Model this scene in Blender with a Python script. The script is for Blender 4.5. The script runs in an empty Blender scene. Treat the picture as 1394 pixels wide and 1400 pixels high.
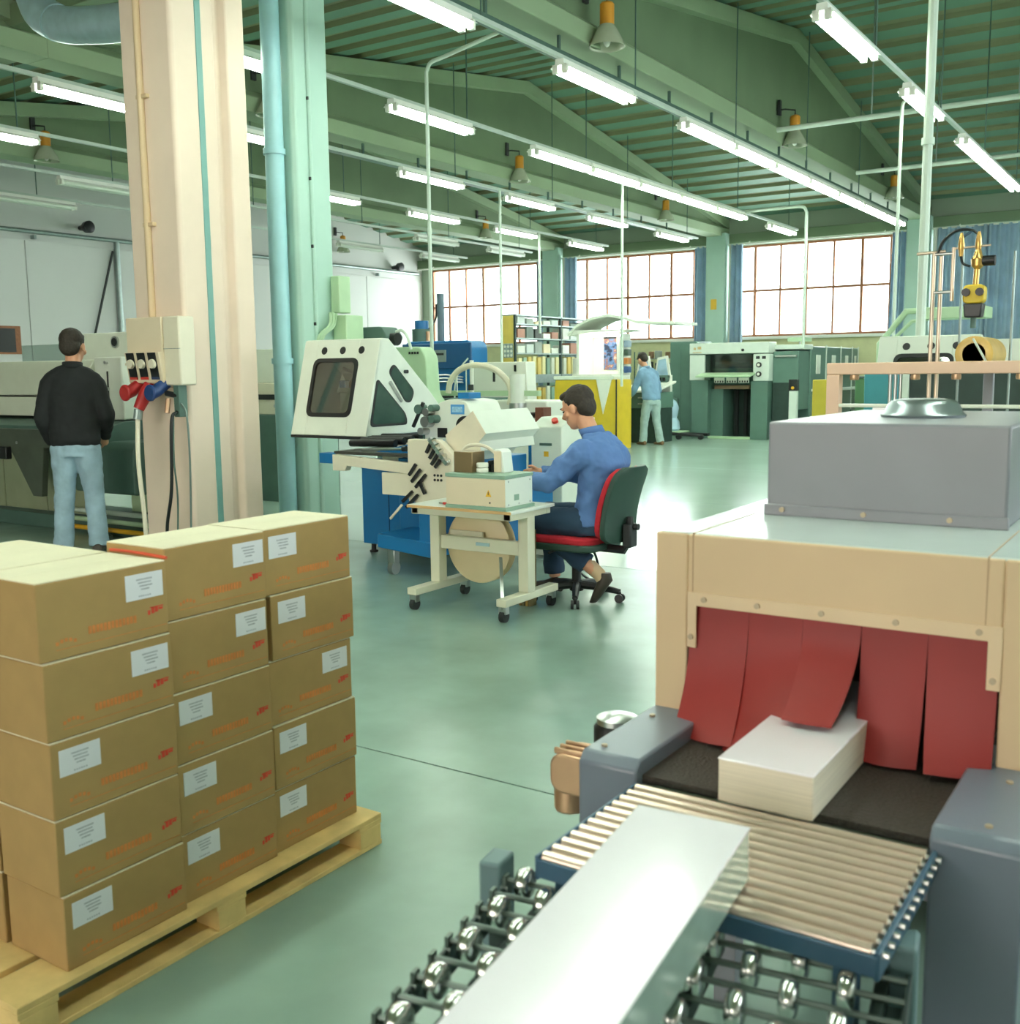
import bpy, bmesh, math, random
from mathutils import Vector, Matrix
random.seed(7)
S = bpy.context.scene
COL = S.collection
# ---------------------------------------------------------------- camera
FPX, YAW, PITCH, ROLL, EYE = 1430.0, 33.6, 7.6, 0.63, 1.45
_y, _p, _r = (math.radians(v) for v in (YAW, PITCH, ROLL))
FWD = Vector((-math.sin(_y)*math.cos(_p), math.cos(_y)*math.cos(_p), -math.sin(_p)))
_rt = Vector((math.cos(_y), math.sin(_y), 0)); _up = _rt.cross(FWD)
RT = _rt*math.cos(_r) - _up*math.sin(_r); UP = RT.cross(FWD)
cam_data = bpy.data.cameras.new('camera'); cam = bpy.data.objects.new('camera', cam_data); COL.objects.link(cam)
cam.matrix_world = Matrix(((RT.x, UP.x, -FWD.x, 0), (RT.y, UP.y, -FWD.y, 0), (RT.z, UP.z, -FWD.z, EYE), (0, 0, 0, 1)))
cam_data.sensor_fit = 'HORIZONTAL'; cam_data.sensor_width = 36.0; cam_data.lens = 36.0*FPX/1394.0
cam_data.clip_start = 0.05; cam_data.clip_end = 400
cam_data.dof.use_dof = True; cam_data.dof.focus_distance = 6.5; cam_data.dof.aperture_fstop = 6.3
S.camera = cam
# ---------------------------------------------------------------- world, daylight, exposure
w = bpy.data.worlds.new('overcast_sky'); S.world = w; w.use_nodes = True
bg = w.node_tree.nodes['Background']; bg.inputs[0].default_value = (0.93, 0.97, 1.0, 1); bg.inputs[1].default_value = 9.0
S.view_settings.view_transform = 'Standard'; S.view_settings.look = 'None'
S.view_settings.exposure = -0.15; S.view_settings.gamma = 1.0; S.view_settings.use_curve_mapping = False
def area_light(name, loc, rot, sx, sy, energy, color, portal=False):
    d = bpy.data.lights.new(name, 'AREA'); d.shape = 'RECTANGLE'; d.size = sx; d.size_y = sy
    d.energy = energy; d.color = color
    if portal: d.cycles.is_portal = True
    o = bpy.data.objects.new(name, d); COL.objects.link(o); o.location = loc; o.rotation_euler = rot
    return o
R = math.radians
# daylight falling in through the windows of the far wall and warm light at an assumed rear window behind the camera
for _x in (-18.0, -13.1, -8.2):
    area_light('daylight_portal', (_x, 26.35, 3.45), (R(-90), 0, 0), 4.4, 2.4, 1, (1, 1, 1), True)
for _x in (-18.0, -13.1, -8.2):
    area_light('window_daylight', (_x, 26.33, 3.45), (R(-80), 0, 0), 4.3, 2.3, 260, (0.95, 1.0, 0.98))
area_light('assumed_rear_warm_light', (-3.15, -9.3, 2.7), (R(90), 0, 0), 10.5, 2.9, 400, (1.0, 0.48, 0.20))  # added warm fill lamp; the window it stands behind is assumed, unseen
# added cool light at assumed, unseen windows of the right-hand wall
area_light('assumed_side_cool_light', (6.33, 10.0, 3.3), (0, R(90), 0), 2.2, 14.0, 430, (0.96, 1.0, 1.0))
# ---------------------------------------------------------------- helpers
def srgb(c):
    return tuple((v/255/12.92 if v/255 <= 0.04045 else ((v/255+0.055)/1.055)**2.4) for v in c)
MATS = {}
def mat(name, rgb, rough=0.5, metal=0.0, var=0.06, scale=6.0, bump=0.0, spec=0.5, emit=None, estr=0.0, alpha=None, coat=0.0, trans=0.0, dirt=None):
    if name in MATS: return MATS[name]
    m = bpy.data.materials.new(name); m.use_nodes = True; MATS[name] = m
    nt = m.node_tree; b = nt.nodes['Principled BSDF']
    c = srgb(rgb)
    b.inputs['Roughness'].default_value = rough; b.inputs['Metallic'].default_value = metal
    b.inputs['Specular IOR Level'].default_value = spec
    if coat: b.inputs['Coat Weight'].default_value = coat; b.inputs['Coat Roughness'].default_value = 0.08
    if trans: b.inputs['Transmission Weight'].default_value = trans
    tc = nt.nodes.new('ShaderNodeTexCoord'); nz = nt.nodes.new('ShaderNodeTexNoise')
    nz.inputs['Scale'].default_value = scale; nz.inputs['Detail'].default_value = 6
    nt.links.new(tc.outputs['Object'], nz.inputs['Vector'])
    rp = nt.nodes.new('ShaderNodeValToRGB')
    d = dirt and srgb(dirt)
    lo = tuple(max(0, v*(1-var)) for v in c) if not d else d
    hi = tuple(min(1, v*(1+var)) for v in c)
    rp.color_ramp.elements[0].position = 0.3; rp.color_ramp.elements[1].position = 0.68
    rp.color_ramp.elements[0].color = (*lo, 1); rp.color_ramp.elements[1].color = (*hi, 1)
    nt.links.new(nz.outputs['Fac'], rp.inputs['Fac']); nt.links.new(rp.outputs['Color'], b.inputs['Base Color'])
    if bump:
        bp = nt.nodes.new('ShaderNodeBump'); bp.inputs['Strength'].default_value = bump; bp.inputs['Distance'].default_value = 0.01
        nt.links.new(nz.outputs['Fac'], bp.inputs['Height']); nt.links.new(bp.outputs['Normal'], b.inputs['Normal'])
    if emit:
        b.inputs['Emission Color'].default_value = (*srgb(emit), 1); b.inputs['Emission Strength'].default_value = estr
    if alpha is not None: b.inputs['Alpha'].default_value = alpha
    return m
OFF = {}
class MB:
    def __init__(s): s.v = []; s.f = []; s.M = None
    def _add(s, vs, fs):
        n = len(s.v)
        if s.M is not None: vs = [s.M @ Vector(p) for p in vs]
        s.v += [tuple(p) for p in vs]; s.f += [tuple(n+i for i in f) for f in fs]; return s
    def box(s, x0, x1, y0, y1, z0, z1):
        x0, x1 = min(x0, x1), max(x0, x1); y0, y1 = min(y0, y1), max(y0, y1); z0, z1 = min(z0, z1), max(z0, z1)
        return s._add([(x0,y0,z0),(x1,y0,z0),(x1,y1,z0),(x0,y1,z0),(x0,y0,z1),(x1,y0,z1),(x1,y1,z1),(x0,y1,z1)],
                      [(0,3,2,1),(4,5,6,7),(0,1,5,4),(1,2,6,5),(2,3,7,6),(3,0,4,7)])
    def bar(s, a, b, wx, wy):
        a = Vector(a); b = Vector(b); d = (b-a).normalized()
        u = d.cross(Vector((0,0,1))); u = u.normalized() if u.length > 1e-4 else Vector((1,0,0)); t = u.cross(d)
        q = [(-1,-1),(1,-1),(1,1),(-1,1)]
        return s._add([p+u*(i*wx/2)+t*(j*wy/2) for p in (a, b) for i, j in q],
                      [(3,2,1,0),(4,5,6,7),(0,1,5,4),(1,2,6,5),(2,3,7,6),(3,0,4,7)])
    def prism(s, poly, axis, a, b):
        n = len(poly)
        def P(p, t): return {'y': (p[0], t, p[1]), 'x': (t, p[0], p[1]), 'z': (p[0], p[1], t)}[axis]
        return s._add([P(p, a) for p in poly]+[P(p, b) for p in poly],
                      [tuple(range(n-1,-1,-1)), tuple(range(n, 2*n))]+[(i,(i+1)%n,n+(i+1)%n,n+i) for i in range(n)])
    def loft(s, rings, cap=True, closed=True):
        n = len(rings[0]); m = len(rings); fs = []
        for i in range(m-1):
            for j in range(n if closed else n-1):
                k = (j+1) % n; fs.append((i*n+j, i*n+k, (i+1)*n+k, (i+1)*n+j))
        if cap: fs += [tuple(range(n-1,-1,-1)), tuple(range((m-1)*n, m*n))]
        return s._add([p for r in rings for p in r], fs)
    def cyl(s, a, b, r0, r1=None, n=12):
        return s.tube([a, b], [r0, r0 if r1 is None else r1], n)
    def tube(s, pts, r, n=8):
        pts = [Vector(p) for p in pts]; rr = r if isinstance(r, (list, tuple)) else [r]*len(pts); rings = []; u = None
        for i, p in enumerate(pts):
            d = (pts[min(i+1, len(pts)-1)]-pts[max(i-1, 0)]).normalized()
            if u is None:
                u = d.cross(Vector((0,0,1)))
                if u.length < 1e-3: u = Vector((1,0,0))
            u = (u-d*u.dot(d)).normalized(); t = d.cross(u)
            rings.append([p+(u*math.cos(q*2*math.pi/n)+t*math.sin(q*2*math.pi/n))*rr[i] for q in range(n)])
        return s.loft(rings)
    def lathe(s, c, prof, n=20, axis='z'):
        c = Vector(c); A = {'z': (Vector((1,0,0)),Vector((0,1,0)),Vector((0,0,1))), 'y': (Vector((1,0,0)),Vector((0,0,1)),Vector((0,1,0))), 'x': (Vector((0,1,0)),Vector((0,0,1)),Vector((1,0,0)))}[axis]
        return s.loft([[c+(A[0]*math.cos(q*2*math.pi/n)+A[1]*math.sin(q*2*math.pi/n))*max(r,1e-4)+A[2]*z for q in range(n)] for r, z in prof])
    def ell(s, c, r, n=14, m=9, rot=None):
        c = Vector(c); rings = []
        for i in range(m):
            th = math.pi*(i+0.02)/(m-1+0.04) if 0 < i < m-1 else (0.03 if i == 0 else math.pi-0.03)
            ring = []
            for q in range(n):
                a = q*2*math.pi/n; p = Vector((r[0]*math.sin(th)*math.cos(a), r[1]*math.sin(th)*math.sin(a), -r[2]*math.cos(th)))
                ring.append(c+(rot @ p if rot else p))
            rings.append(ring)
        return s.loft(rings)
    def build(s, name, m, parent=None, bevel=0.0, angle=35, seg=2):
        off = OFF.get(parent.name, Vector()) if parent else Vector()
        me = bpy.data.meshes.new(name); me.from_pydata([tuple(Vector(p)-off) for p in s.v], [], s.f)
        bm = bmesh.new(); bm.from_mesh(me); bmesh.ops.recalc_face_normals(bm, faces=bm.faces); bm.to_mesh(me); bm.free()
        me.materials.append(m); me.shade_smooth(); me.set_sharp_from_angle(angle=R(angle))
        o = bpy.data.objects.new(name, me); COL.objects.link(o)
        if parent: o.parent = parent
        OFF[o.name] = off
        if bevel:
            b = o.modifiers.new('bevel', 'BEVEL'); b.width = bevel; b.segments = seg; b.limit_method = 'ANGLE'; b.angle_limit = R(40)
        return o
def tag(o, label=None, cat=None, group=None, kind=None):
    if label: o['label'] = label
    if cat: o['category'] = cat
    if group: o['group'] = group
    if kind: o['kind'] = kind
    return o
def thing(name, label, cat, loc, group=None, kind=None):
    o = bpy.data.objects.new(name, None); COL.objects.link(o); o.location = loc; o.empty_display_size = 0.1
    OFF[o.name] = Vector(loc); return tag(o, label, cat, group, kind)
def copy_tree(root, loc, label=None, rotz=None):
    def cp(o, par):
        c = o.copy(); COL.objects.link(c); c.parent = par; OFF[c.name] = OFF.get(o.name, Vector())
        for ch in list(o.children): cp(ch, c)
        return c
    r = cp(root, None); r.location = loc
    if rotz is not None: r.rotation_euler = (0, 0, rotz)
    if label: r['label'] = label
    return r
def box(name, m, parent, x0, x1, y0, y1, z0, z1, bevel=0.004):
    return MB().box(x0, x1, y0, y1, z0, z1).build(name, m, parent, bevel)
def cyl(name, m, parent, a, b, r, r1=None, n=14):
    return MB().cyl(a, b, r, r1, n).build(name, m, parent)
def tube(name, m, parent, pts, r, n=8):
    return MB().tube(pts, r, n).build(name, m, parent)
def arc(pts, n=10):   # Catmull-Rom through pts
    P = [Vector(p) for p in pts]; P = [P[0]*2-P[1]]+P+[P[-1]*2-P[-2]]; out = []
    for i in range(1, len(P)-2):
        for k in range(n):
            t = k/n; a, b, c, d = P[i-1:i+3]
            out.append(0.5*((2*b)+(c-a)*t+(2*a-5*b+4*c-d)*t*t+(3*b-a-3*c+d)*t**3))
    return out+[P[-2]]
def rrect(x0, x1, z0, z1, r, n=4):
    out = []
    for cx, cz, a0 in ((x1-r, z1-r, 0), (x0+r, z1-r, 90), (x0+r, z0+r, 180), (x1-r, z0+r, 270)):
        for k in range(n+1):
            a = R(a0+90*k/n); out.append((cx+r*math.cos(a), cz+r*math.sin(a)))
    return out
def round_poly(poly, r, n=4):
    out = []; N = len(poly)
    for i in range(N):
        p = Vector(poly[i]).to_2d(); a = Vector(poly[i-1]).to_2d()-p; b = Vector(poly[(i+1) % N]).to_2d()-p
        q = min(r, a.length*0.45, b.length*0.45); A = p+a.normalized()*q; B = p+b.normalized()*q
        for k in range(n+1):
            t = k/n; out.append(tuple(A*(1-t)**2+p*2*t*(1-t)+B*t*t))
    return out
ORD = ['first','second','third','fourth','fifth','sixth','seventh','eighth','ninth','tenth','eleventh','twelfth']
# ---------------------------------------------------------------- materials
M_floor = mat('floor_epoxy', (132,158,147), 0.26, var=0.13, scale=2.2, bump=0.015)
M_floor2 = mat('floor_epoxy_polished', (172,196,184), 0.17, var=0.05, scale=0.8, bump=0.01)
M_joint = mat('floor_joint', (62,80,76), 0.8)
M_roof = mat('roof_sheet', (126,128,96), 0.7, var=0.12, scale=0.6)
M_roof2 = mat('roof_sheet_rib', (100,138,116), 0.6, var=0.1, scale=0.6)
M_conc = mat('girder_concrete', (106,126,96), 0.75, var=0.08, scale=1.2)
M_flange = mat('girder_flange', (146,166,134), 0.7, var=0.06, scale=1.2)
M_back = mat('wall_back_render', (150,166,146), 0.7, var=0.06, scale=0.6)
M_white = mat('white_paint', (226,228,216), 0.45, var=0.03)
M_wallL = mat('wall_panel_white', (206,208,204), 0.6, var=0.04, scale=0.5)
M_seam = mat('panel_seam', (120,132,124), 0.7)
M_wallB = mat('wall_below_window', (206,206,160), 0.7, var=0.05)
M_pink = mat('pillar_paint', (228,207,188), 0.6, var=0.05, scale=2)
M_gcol = mat('column_green_paint', (172,203,190), 0.5, var=0.05, scale=2)
M_cyan = mat('pipe_cyan_paint', (160,205,212), 0.4, var=0.04)
M_frame = mat('window_frame_rust', (150,96,62), 0.6, var=0.15, scale=20)
M_curt = mat('curtain_blue', (162,186,202), 0.85, var=0.12, scale=3)
def translucent(m, f=0.5):
    nt = m.node_tree; b = nt.nodes['Principled BSDF']; out = [n for n in nt.nodes if n.type == 'OUTPUT_MATERIAL'][0]; rp = [n for n in nt.nodes if n.type == 'VALTORGB'][0]
    tr_ = nt.nodes.new('ShaderNodeBsdfTranslucent'); mx = nt.nodes.new('ShaderNodeMixShader'); mx.inputs[0].default_value = f
    nt.links.new(rp.outputs[0], tr_.inputs[0]); nt.links.new(b.outputs[0], mx.inputs[1]); nt.links.new(tr_.outputs[0], mx.inputs[2]); nt.links.new(mx.outputs[0], out.inputs[0])
translucent(M_curt, 0.18)
M_steel = mat('steel', (190,192,190), 0.28, 1.0, var=0.05)
M_chrome = mat('chrome', (225,225,222), 0.2, 1.0, var=0.02)
M_dark = mat('dark_rubber', (32,36,36), 0.6)
M_black = mat('black_plastic', (22,24,26), 0.4)
M_cream = mat('machine_cream', (222,214,192), 0.4, var=0.03)
M_pale = mat('machine_pale', (222,228,214), 0.35, var=0.03)
M_blue = mat('machine_blue', (18,104,160), 0.4, var=0.06)
M_dgreen = mat('machine_dark_green', (76,104,94), 0.5, var=0.08)
M_lgreen = mat('machine_pale_green', (176,204,166), 0.45, var=0.05)
M_yellow = mat('machine_yellow', (206,176,44), 0.5, var=0.06)
M_pole = mat('conduit_paint', (196,210,196), 0.4, var=0.04)
M_galv = mat('galvanised', (150,164,160), 0.4, 0.7, var=0.1, scale=14)
M_wood = mat('pallet_pine', (222,192,128), 0.7, var=0.16, scale=9, bump=0.1)
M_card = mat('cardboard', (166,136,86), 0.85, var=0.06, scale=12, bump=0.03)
M_cardlit = mat('cardboard_lit_top', (226,218,190), 0.85, var=0.04, scale=8)  # overhead light on the carton tops, put into a paler colour
M_red = mat('red_rubber', (138,32,28), 0.55, var=0.08, scale=4)
M_grey = mat('tunnel_grey', (128,130,138), 0.35, var=0.04)
M_tan = mat('tunnel_cream', (208,182,146), 0.5, var=0.04, scale=3)
def glass(name, tint, rough=0.02, mixf=0.25):
    m = bpy.data.materials.new(name); m.use_nodes = True; nt = m.node_tree; nt.nodes.clear()
    o = nt.nodes.new('ShaderNodeOutputMaterial'); mx = nt.nodes.new('ShaderNodeMixShader'); t = nt.nodes.new('ShaderNodeBsdfTransparent'); g = nt.nodes.new('ShaderNodeBsdfGlossy')
    t.inputs[0].default_value = (*srgb(tint), 1); g.inputs['Roughness'].default_value = rough; mx.inputs[0].default_value = mixf
    nt.links.new(t.outputs[0], mx.inputs[1]); nt.links.new(g.outputs[0], mx.inputs[2]); nt.links.new(mx.outputs[0], o.inputs[0]); return m
M_pane = glass('window_glass', (246,250,248), 0.02, 0.06)
M_smoke = glass('smoked_acrylic', (205,210,206), 0.05, 0.12)
# ================================================================ SETTING
YB, XL, XR, YR = 26.0, -20.45, 6.0, -9.0
EAVE, RIDGE, YM = 5.25, 6.62, 16.5
# floor: cast slabs between sawn joints
fl = tag(MB().box(XL-0.3, XR+0.3, YR-0.3, YB+0.3, -0.30, -0.012).build('floor', M_joint), 'teal grey painted concrete floor of the print hall', 'floor', kind='structure')
ys = [YR-0.2, -4.7, -0.88, 2.96, 6.84, 10.7, 14.55, 18.4, 22.25, YB+0.2]
for i in range(len(ys)-1):
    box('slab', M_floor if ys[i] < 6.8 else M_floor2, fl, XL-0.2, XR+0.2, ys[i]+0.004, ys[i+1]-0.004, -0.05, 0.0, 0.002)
# ceiling: ribbed roof sheets on three pitches
def roof(y0, z0, y1, z1, parent=None):
    n = max(1, round(abs(y1-y0)/0.62)); pr = []
    for k in range(n):
        for t, d in ((0, 0), (0.5, 0), (0.57, 0.06), (0.93, 0.06)):
            u = (k+t)/n; pr.append((y0+(y1-y0)*u, z0+(z1-z0)*u+d))
    pr.append((y1, z1))
    lo = pr; hi = [(a, b+0.06) for a, b in reversed(pr)]
    o = MB().prism(lo+hi, 'x', XL-0.1, XR).build('ceiling' if not parent else 'roof_sheet', M_roof, parent, angle=20)
    o.data.materials.append(M_roof2)
    for k in range(n): o.data.polygons[2+4*k].material_index = 1
    return o
ceil = tag(roof(7.0, EAVE, YM, RIDGE), 'ribbed green roof sheeting rising to a ridge between concrete girders', 'ceiling', kind='structure')
roof(YM, RIDGE, YB+0.2, EAVE-0.03, ceil); roof(7.0, EAVE, -2.5, RIDGE, ceil); roof(-2.5, RIDGE, YR-0.2, 5.68, ceil)
GX = [-0.85, -5.75, -10.65, -15.55]
for i, gx in enumerate(GX):
    g = thing('roof_girder', ['pitched concrete roof girder nearest the camera side, ending outside the picture', 'nearest pitched concrete girder, ending at the column by the drawn blue curtain',
        'second pitched concrete girder, ending at the column between the middle and right windows', 'third pitched concrete girder, ending at the column between the left and middle windows'][i], 'girder', (gx, YM, 4.9), 'pitched roof girders', 'structure')
    for k, (a, b, c) in enumerate(((7.0, YM, YB), (YR, -2.5, 7.0))):
        za = EAVE-0.02 if k == 0 else 5.7
        MB().prism([(a, 5.0), (c, 5.0), (c, EAVE-0.05), (b, RIDGE-0.05), (a, za-0.03)], 'x', gx-0.07, gx+0.07).build('web', M_conc, g)
        MB().prism([(gx-0.2, 4.80), (gx+0.2, 4.80), (gx+0.2, 5.0), (gx+0.07, 5.1), (gx-0.07, 5.1), (gx-0.2, 5.0)], 'y', a, c).build('bottom_flange', M_flange, g, 0.01)
        fl_t = []
        for (p, zp, q, zq) in ((a, za, b, RIDGE), (b, RIDGE, c, EAVE)):
            MB().prism([(p, zp-0.22), (q, zq-0.22), (q, zq-0.02), (p, zp-0.02)], 'x', gx-0.2, gx+0.2).build('top_flange', M_flange, g)
# cross beam on the two free-standing columns
cb = MB().box(XL, XR, 6.6, 7.35, 5.02, 5.24).build('trim_1', M_conc, None, 0.01); tag(cb, 'concrete cross beam carrying the girder ends above the two columns', 'beam', kind='structure')
eb = MB().box(XL, XR, YB-0.22, YB, 4.62, 4.86).build('trim_2', M_conc, None, 0.01); tag(eb, 'concrete lintel beam running above the far windows', 'beam', kind='structure')
# walls
wb = MB()
wins = [(-20.1, -15.85), (-15.2, -10.95), (-10.3, -6.05), (-5.4, -1.2)]
ZS, ZT = 2.28, 4.58
wb.box(XL-0.3, XR+0.3, YB, YB+0.3, -0.05, ZS); wb.box(XL-0.3, XR+0.3, YB, YB+0.3, ZT, 5.6)
xs = [XL-0.3]+[v for a in wins for v in a]+[XR+0.3]
for i in range(0, len(xs), 2): wb.box(xs[i], xs[i+1], YB, YB+0.3, ZS, ZT)
wbk = tag(wb.build('wall_back', M_back), 'far wall with a pale yellow dado under the band of windows', 'wall', kind='structure')
box('dado', M_wallB, wbk, XL, XR, YB-0.012, YB+0.01, 0.0, ZS-0.02, 0)
wl = tag(MB().box(XL-0.3, XL, YR, YB, -0.05, 6.9).build('wall_left', M_wallL), 'white left side wall of wide panels', 'wall', kind='structure')
y = YR+0.02; yy = [ -4.7, -0.4, 3.9, 8.4, 12.86, 14.97, 18.9, 23.4, 26.0]; p0 = YR+0.02
for q in yy:
    box('wall_panel', M_wallL, wl, XL-0.01, XL+0.025, p0+0.012, q-0.012, 0.0, 4.25, 0.006); p0 = q
box('wall_panel', M_wallL, wl, XL-0.01, XL+0.015, YR, YB, 4.5, 6.6, 0.004)
rwl = MB(); rwl.box(XR, XR+0.3, YR, YB, -0.05, 2.2); rwl.box(XR, XR+0.3, YR, YB, 4.4, 6.9); rwl.box(XR, XR+0.3, YR, 3.0, 2.2, 4.4); rwl.box(XR, XR+0.3, 17.0, YB, 2.2, 4.4)  # gap left for the assumed side window
sw = tag(MB().box(XR+0.12, XR+0.13, 3.0, 17.0, 2.2, 4.4).build('window_7', M_pane), 'assumed long window in the right side wall, outside the picture', 'window', kind='structure')  # unseen window, assumed for the added cool lamp outside it
for k in range(11): box('mullion', M_frame, sw, XR+0.08, XR+0.17, 3.0+k*1.394, 3.06+k*1.394, 2.2, 4.4)
tag(rwl.build('wall_right', M_wallL), 'right side wall of the hall', 'wall', kind='structure')
wr = MB(); wr.box(XL, XR, YR-0.3, YR, -0.05, 1.2); wr.box(XL, XR, YR-0.3, YR, 4.2, 6.9); wr.box(XL, -8.5, YR-0.3, YR, 1.2, 4.2); wr.box(2.2, XR, YR-0.3, YR, 1.2, 4.2)
tag(wr.build('wall_rear', M_wallL), 'rear wall of the hall with an assumed wide window', 'wall', kind='structure')
rw = tag(MB().box(-8.5, 2.2, YR-0.2, YR-0.19, 1.2, 4.2).build('window_5', M_pane), 'assumed wide rear window glazing, behind the camera', 'window', kind='structure')  # unseen window, assumed to go with the added warm lamp
for k in range(8): box('mullion', M_frame, rw, -8.5+k*1.52, -8.44+k*1.52, YR-0.25, YR-0.14, 1.2, 4.2)
# windows: each pane and bar its own piece
MX = [[-19.47,-18.84,-18.21,-17.57,-16.94,-16.31], [-14.67,-14.03,-13.39,-12.75,-12.10,-11.46], [-9.78,-9.12,-8.46,-7.79,-7.11,-6.45], [-4.88,-4.22,-3.56,-2.9,-2.24,-1.6]]
WL = ['left-hand rust-framed window in the far wall, beside the corner', 'middle rust-framed window in the far wall, above the viewing booth', 'right-hand rust-framed window in the far wall, above the green press', 'far window hidden behind the drawn blue curtains']
TR = 3.44
for i, (a, b) in enumerate(wins):
    fr = MB(); fr.box(a, b, YB+0.08, YB+0.16, ZS, ZS+0.06); fr.box(a, b, YB+0.08, YB+0.16, ZT-0.06, ZT); fr.box(a, a+0.05, YB+0.08, YB+0.16, ZS, ZT); fr.box(b-0.05, b, YB+0.08, YB+0.16, ZS, ZT)
    f = tag(fr.build('window_%d' % (i+1), M_frame), WL[i], 'window', kind='structure')
    box('transom', M_frame, f, a, b, YB+0.09, YB+0.15, TR-0.03, TR+0.03)
    for k, mx in enumerate(MX[i]): box('mullion', M_frame, f, mx-(0.032 if k % 2 == 0 else 0.022), mx+(0.032 if k % 2 == 0 else 0.022), YB+0.085, YB+0.155, ZS, ZT)
    ed = [a+0.04]+MX[i]+[b-0.04]
    for k in range(len(ed)-1):
        for z0, z1 in ((ZS+0.05, TR-0.02), (TR+0.02, ZT-0.05)): box('pane', M_pane, f, ed[k], ed[k+1], YB+0.118, YB+0.124, z0, z1, 0)
    box('sill', M_white, f, a-0.05, b+0.05, YB-0.14, YB+0.09, ZS-0.07, ZS)
# wall columns between the windows
for i, gx in enumerate((-15.52, -10.62, -5.72)):
    c = tag(MB().prism(round_poly([(gx-0.26, YB-0.5), (gx+0.26, YB-0.5), (gx+0.26, YB), (gx-0.26, YB)], 0.05), 'z', 0, 4.87).build('wall_column', M_gcol), ['pale green wall column between the left and middle windows', 'pale green wall column with a small yellow sign, between the middle and right windows', 'pale green wall column at the right end of the windows, behind the tall pole'][i], 'column', 'wall columns', 'structure')
    OFF[c.name] = Vector()
    MB().cyl((gx+0.34, YB-0.3, 0), (gx+0.34, YB-0.3, 4.6), 0.05).build('downpipe', M_white, c)
    if i == 1: box('sign', mat('sign_yellow', (226,180,60), 0.5), c, gx-0.1, gx+0.06, YB-0.515, YB-0.5, 2.98, 3.24)
# curtains
def curtain(label, x0, x1, y, z0, z1, folds, amp=0.06, taper=0.0, m=None):
    n = folds*6; pr = []
    top = []; bot = []
    for k in range(n+1):
        t = k/n; yy = y+amp*math.sin(t*folds*2*math.pi)+amp*0.3*math.sin(t*folds*5.1+1)
        x = x0+(x1-x0)*t; xm = (x0+x1)/2
        top.append((x, yy, z1)); bot.append((xm+(x-xm)*(1-taper), yy*1.0, z0))
    mb = MB(); rows = []
    for k in range(8):
        t = k/7; rows.append([tuple(Vector(a).lerp(Vector(b), t)) for a, b in zip(top, bot)])
    fr = rows; bk = [[(p[0], p[1]+0.02, p[2]) for p in r] for r in rows]
    rings = [f_+list(reversed(b_)) for f_, b_ in zip(fr, bk)]
    mb.loft(rings)
    o = mb.build('curtain', m or M_curt, angle=60)
    return tag(o, label, 'curtain', 'blue window curtains')
cz = 0.9
curtain('gathered blue curtain at the right edge of the left window', -16.05, -15.66, YB-0.33, cz, 4.585, 3)
curtain('gathered blue curtain at the left edge of the middle window', -15.2, -14.75, YB-0.33, cz, 4.585, 3)
curtain('gathered blue curtain at the right edge of the middle window', -11.25, -10.72, YB-0.33, cz, 4.585, 4)
curtain('gathered blue curtain at the left edge of the right window, right of the yellow sign', -10.32, -9.95, YB-0.33, cz, 4.585, 3, taper=-0.15)
curtain('gathered blue curtain at the right edge of the right window, left of the tall pole', -6.32, -5.85, YB-0.33, cz, 4.585, 4, taper=-0.2)
curtain('closed blue curtain beside the column right of the tall pole', -5.42, -4.28, YB-0.33, cz, 4.585, 6)
curtain('closed blue curtain at the right border of the picture', -4.36, -2.82, YB-0.33, cz, 4.585, 8)
curtain('closed blue curtain hanging beyond the right border', -2.9, -1.0, YB-0.33, cz, 4.585, 9)
rail = thing('curtain_rail', 'thin white curtain rail under the lintel of the far windows', 'rail', (-10, YB-0.5, 4.66))
for xa, xb in ((XL+0.1, -15.8), (-15.24, -10.9), (-10.34, -6.0), (-5.44, -0.8)):
    cyl('rod', M_white, rail, (xa, YB-0.33, 4.58), (xb, YB-0.33, 4.58), 0.022)
    for q in (0.12, 0.88): cyl('bracket', M_white, rail, (xa+(xb-xa)*q, YB-0.33, 4.58), (xa+(xb-xa)*q, YB-0.18, 4.66), 0.014)
# ---- free-standing pillar with stepped side and green column
pl = tag(MB().prism([(-7.16, 5.42), (-6.60, 5.42), (-6.58, 5.44), (-6.58, 5.83), (-6.63, 5.86), (-6.63, 5.91), (-6.56, 5.945), (-6.56, 6.13), (-7.16, 6.13)], 'z', 0, 5.25).build('pillar', M_pink, None, 0.012), 'tall cream concrete pillar carrying the socket box, behind the cartons', 'pillar', kind='structure')
OFF[pl.name] = Vector()
box('cable_cover', mat('cover_teal', (112,158,150), 0.5), pl, -6.585, -6.572, 5.655, 5.71, 0, 5.2)
cyl('conduit', M_tan, pl, (-6.93, 5.40, 1.9), (-6.93, 5.40, 5.2), 0.028)
for z in (2.6, 3.55, 4.4): box('conduit_clip', M_tan, pl, -6.97, -6.85, 5.385, 5.425, z, z+0.03)
gc = tag(MB().prism([(-7.28, 7.06), (-6.97, 7.02), (-6.93, 7.05), (-6.93, 7.47), (-7.28, 7.47)], 'z', 0, 5.05).build('column', M_gcol, None, 0.012), 'green painted steel column with a downpipe, right of the cream pillar', 'column', kind='structure')
OFF[gc.name] = Vector()
cyl('downpipe', M_cyan, gc, (-7.09, 6.93, 0), (-7.09, 6.93, 5.05), 0.085, n=20)
for z in (1.55, 3.4): cyl('pipe_collar', M_cyan, gc, (-7.09, 6.93, z), (-7.09, 6.93, z+0.05), 0.1, n=20)
cyl('conduit', M_gcol, gc, (-6.92, 7.21, 0), (-6.92, 7.21, 5.05), 0.02)
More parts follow.
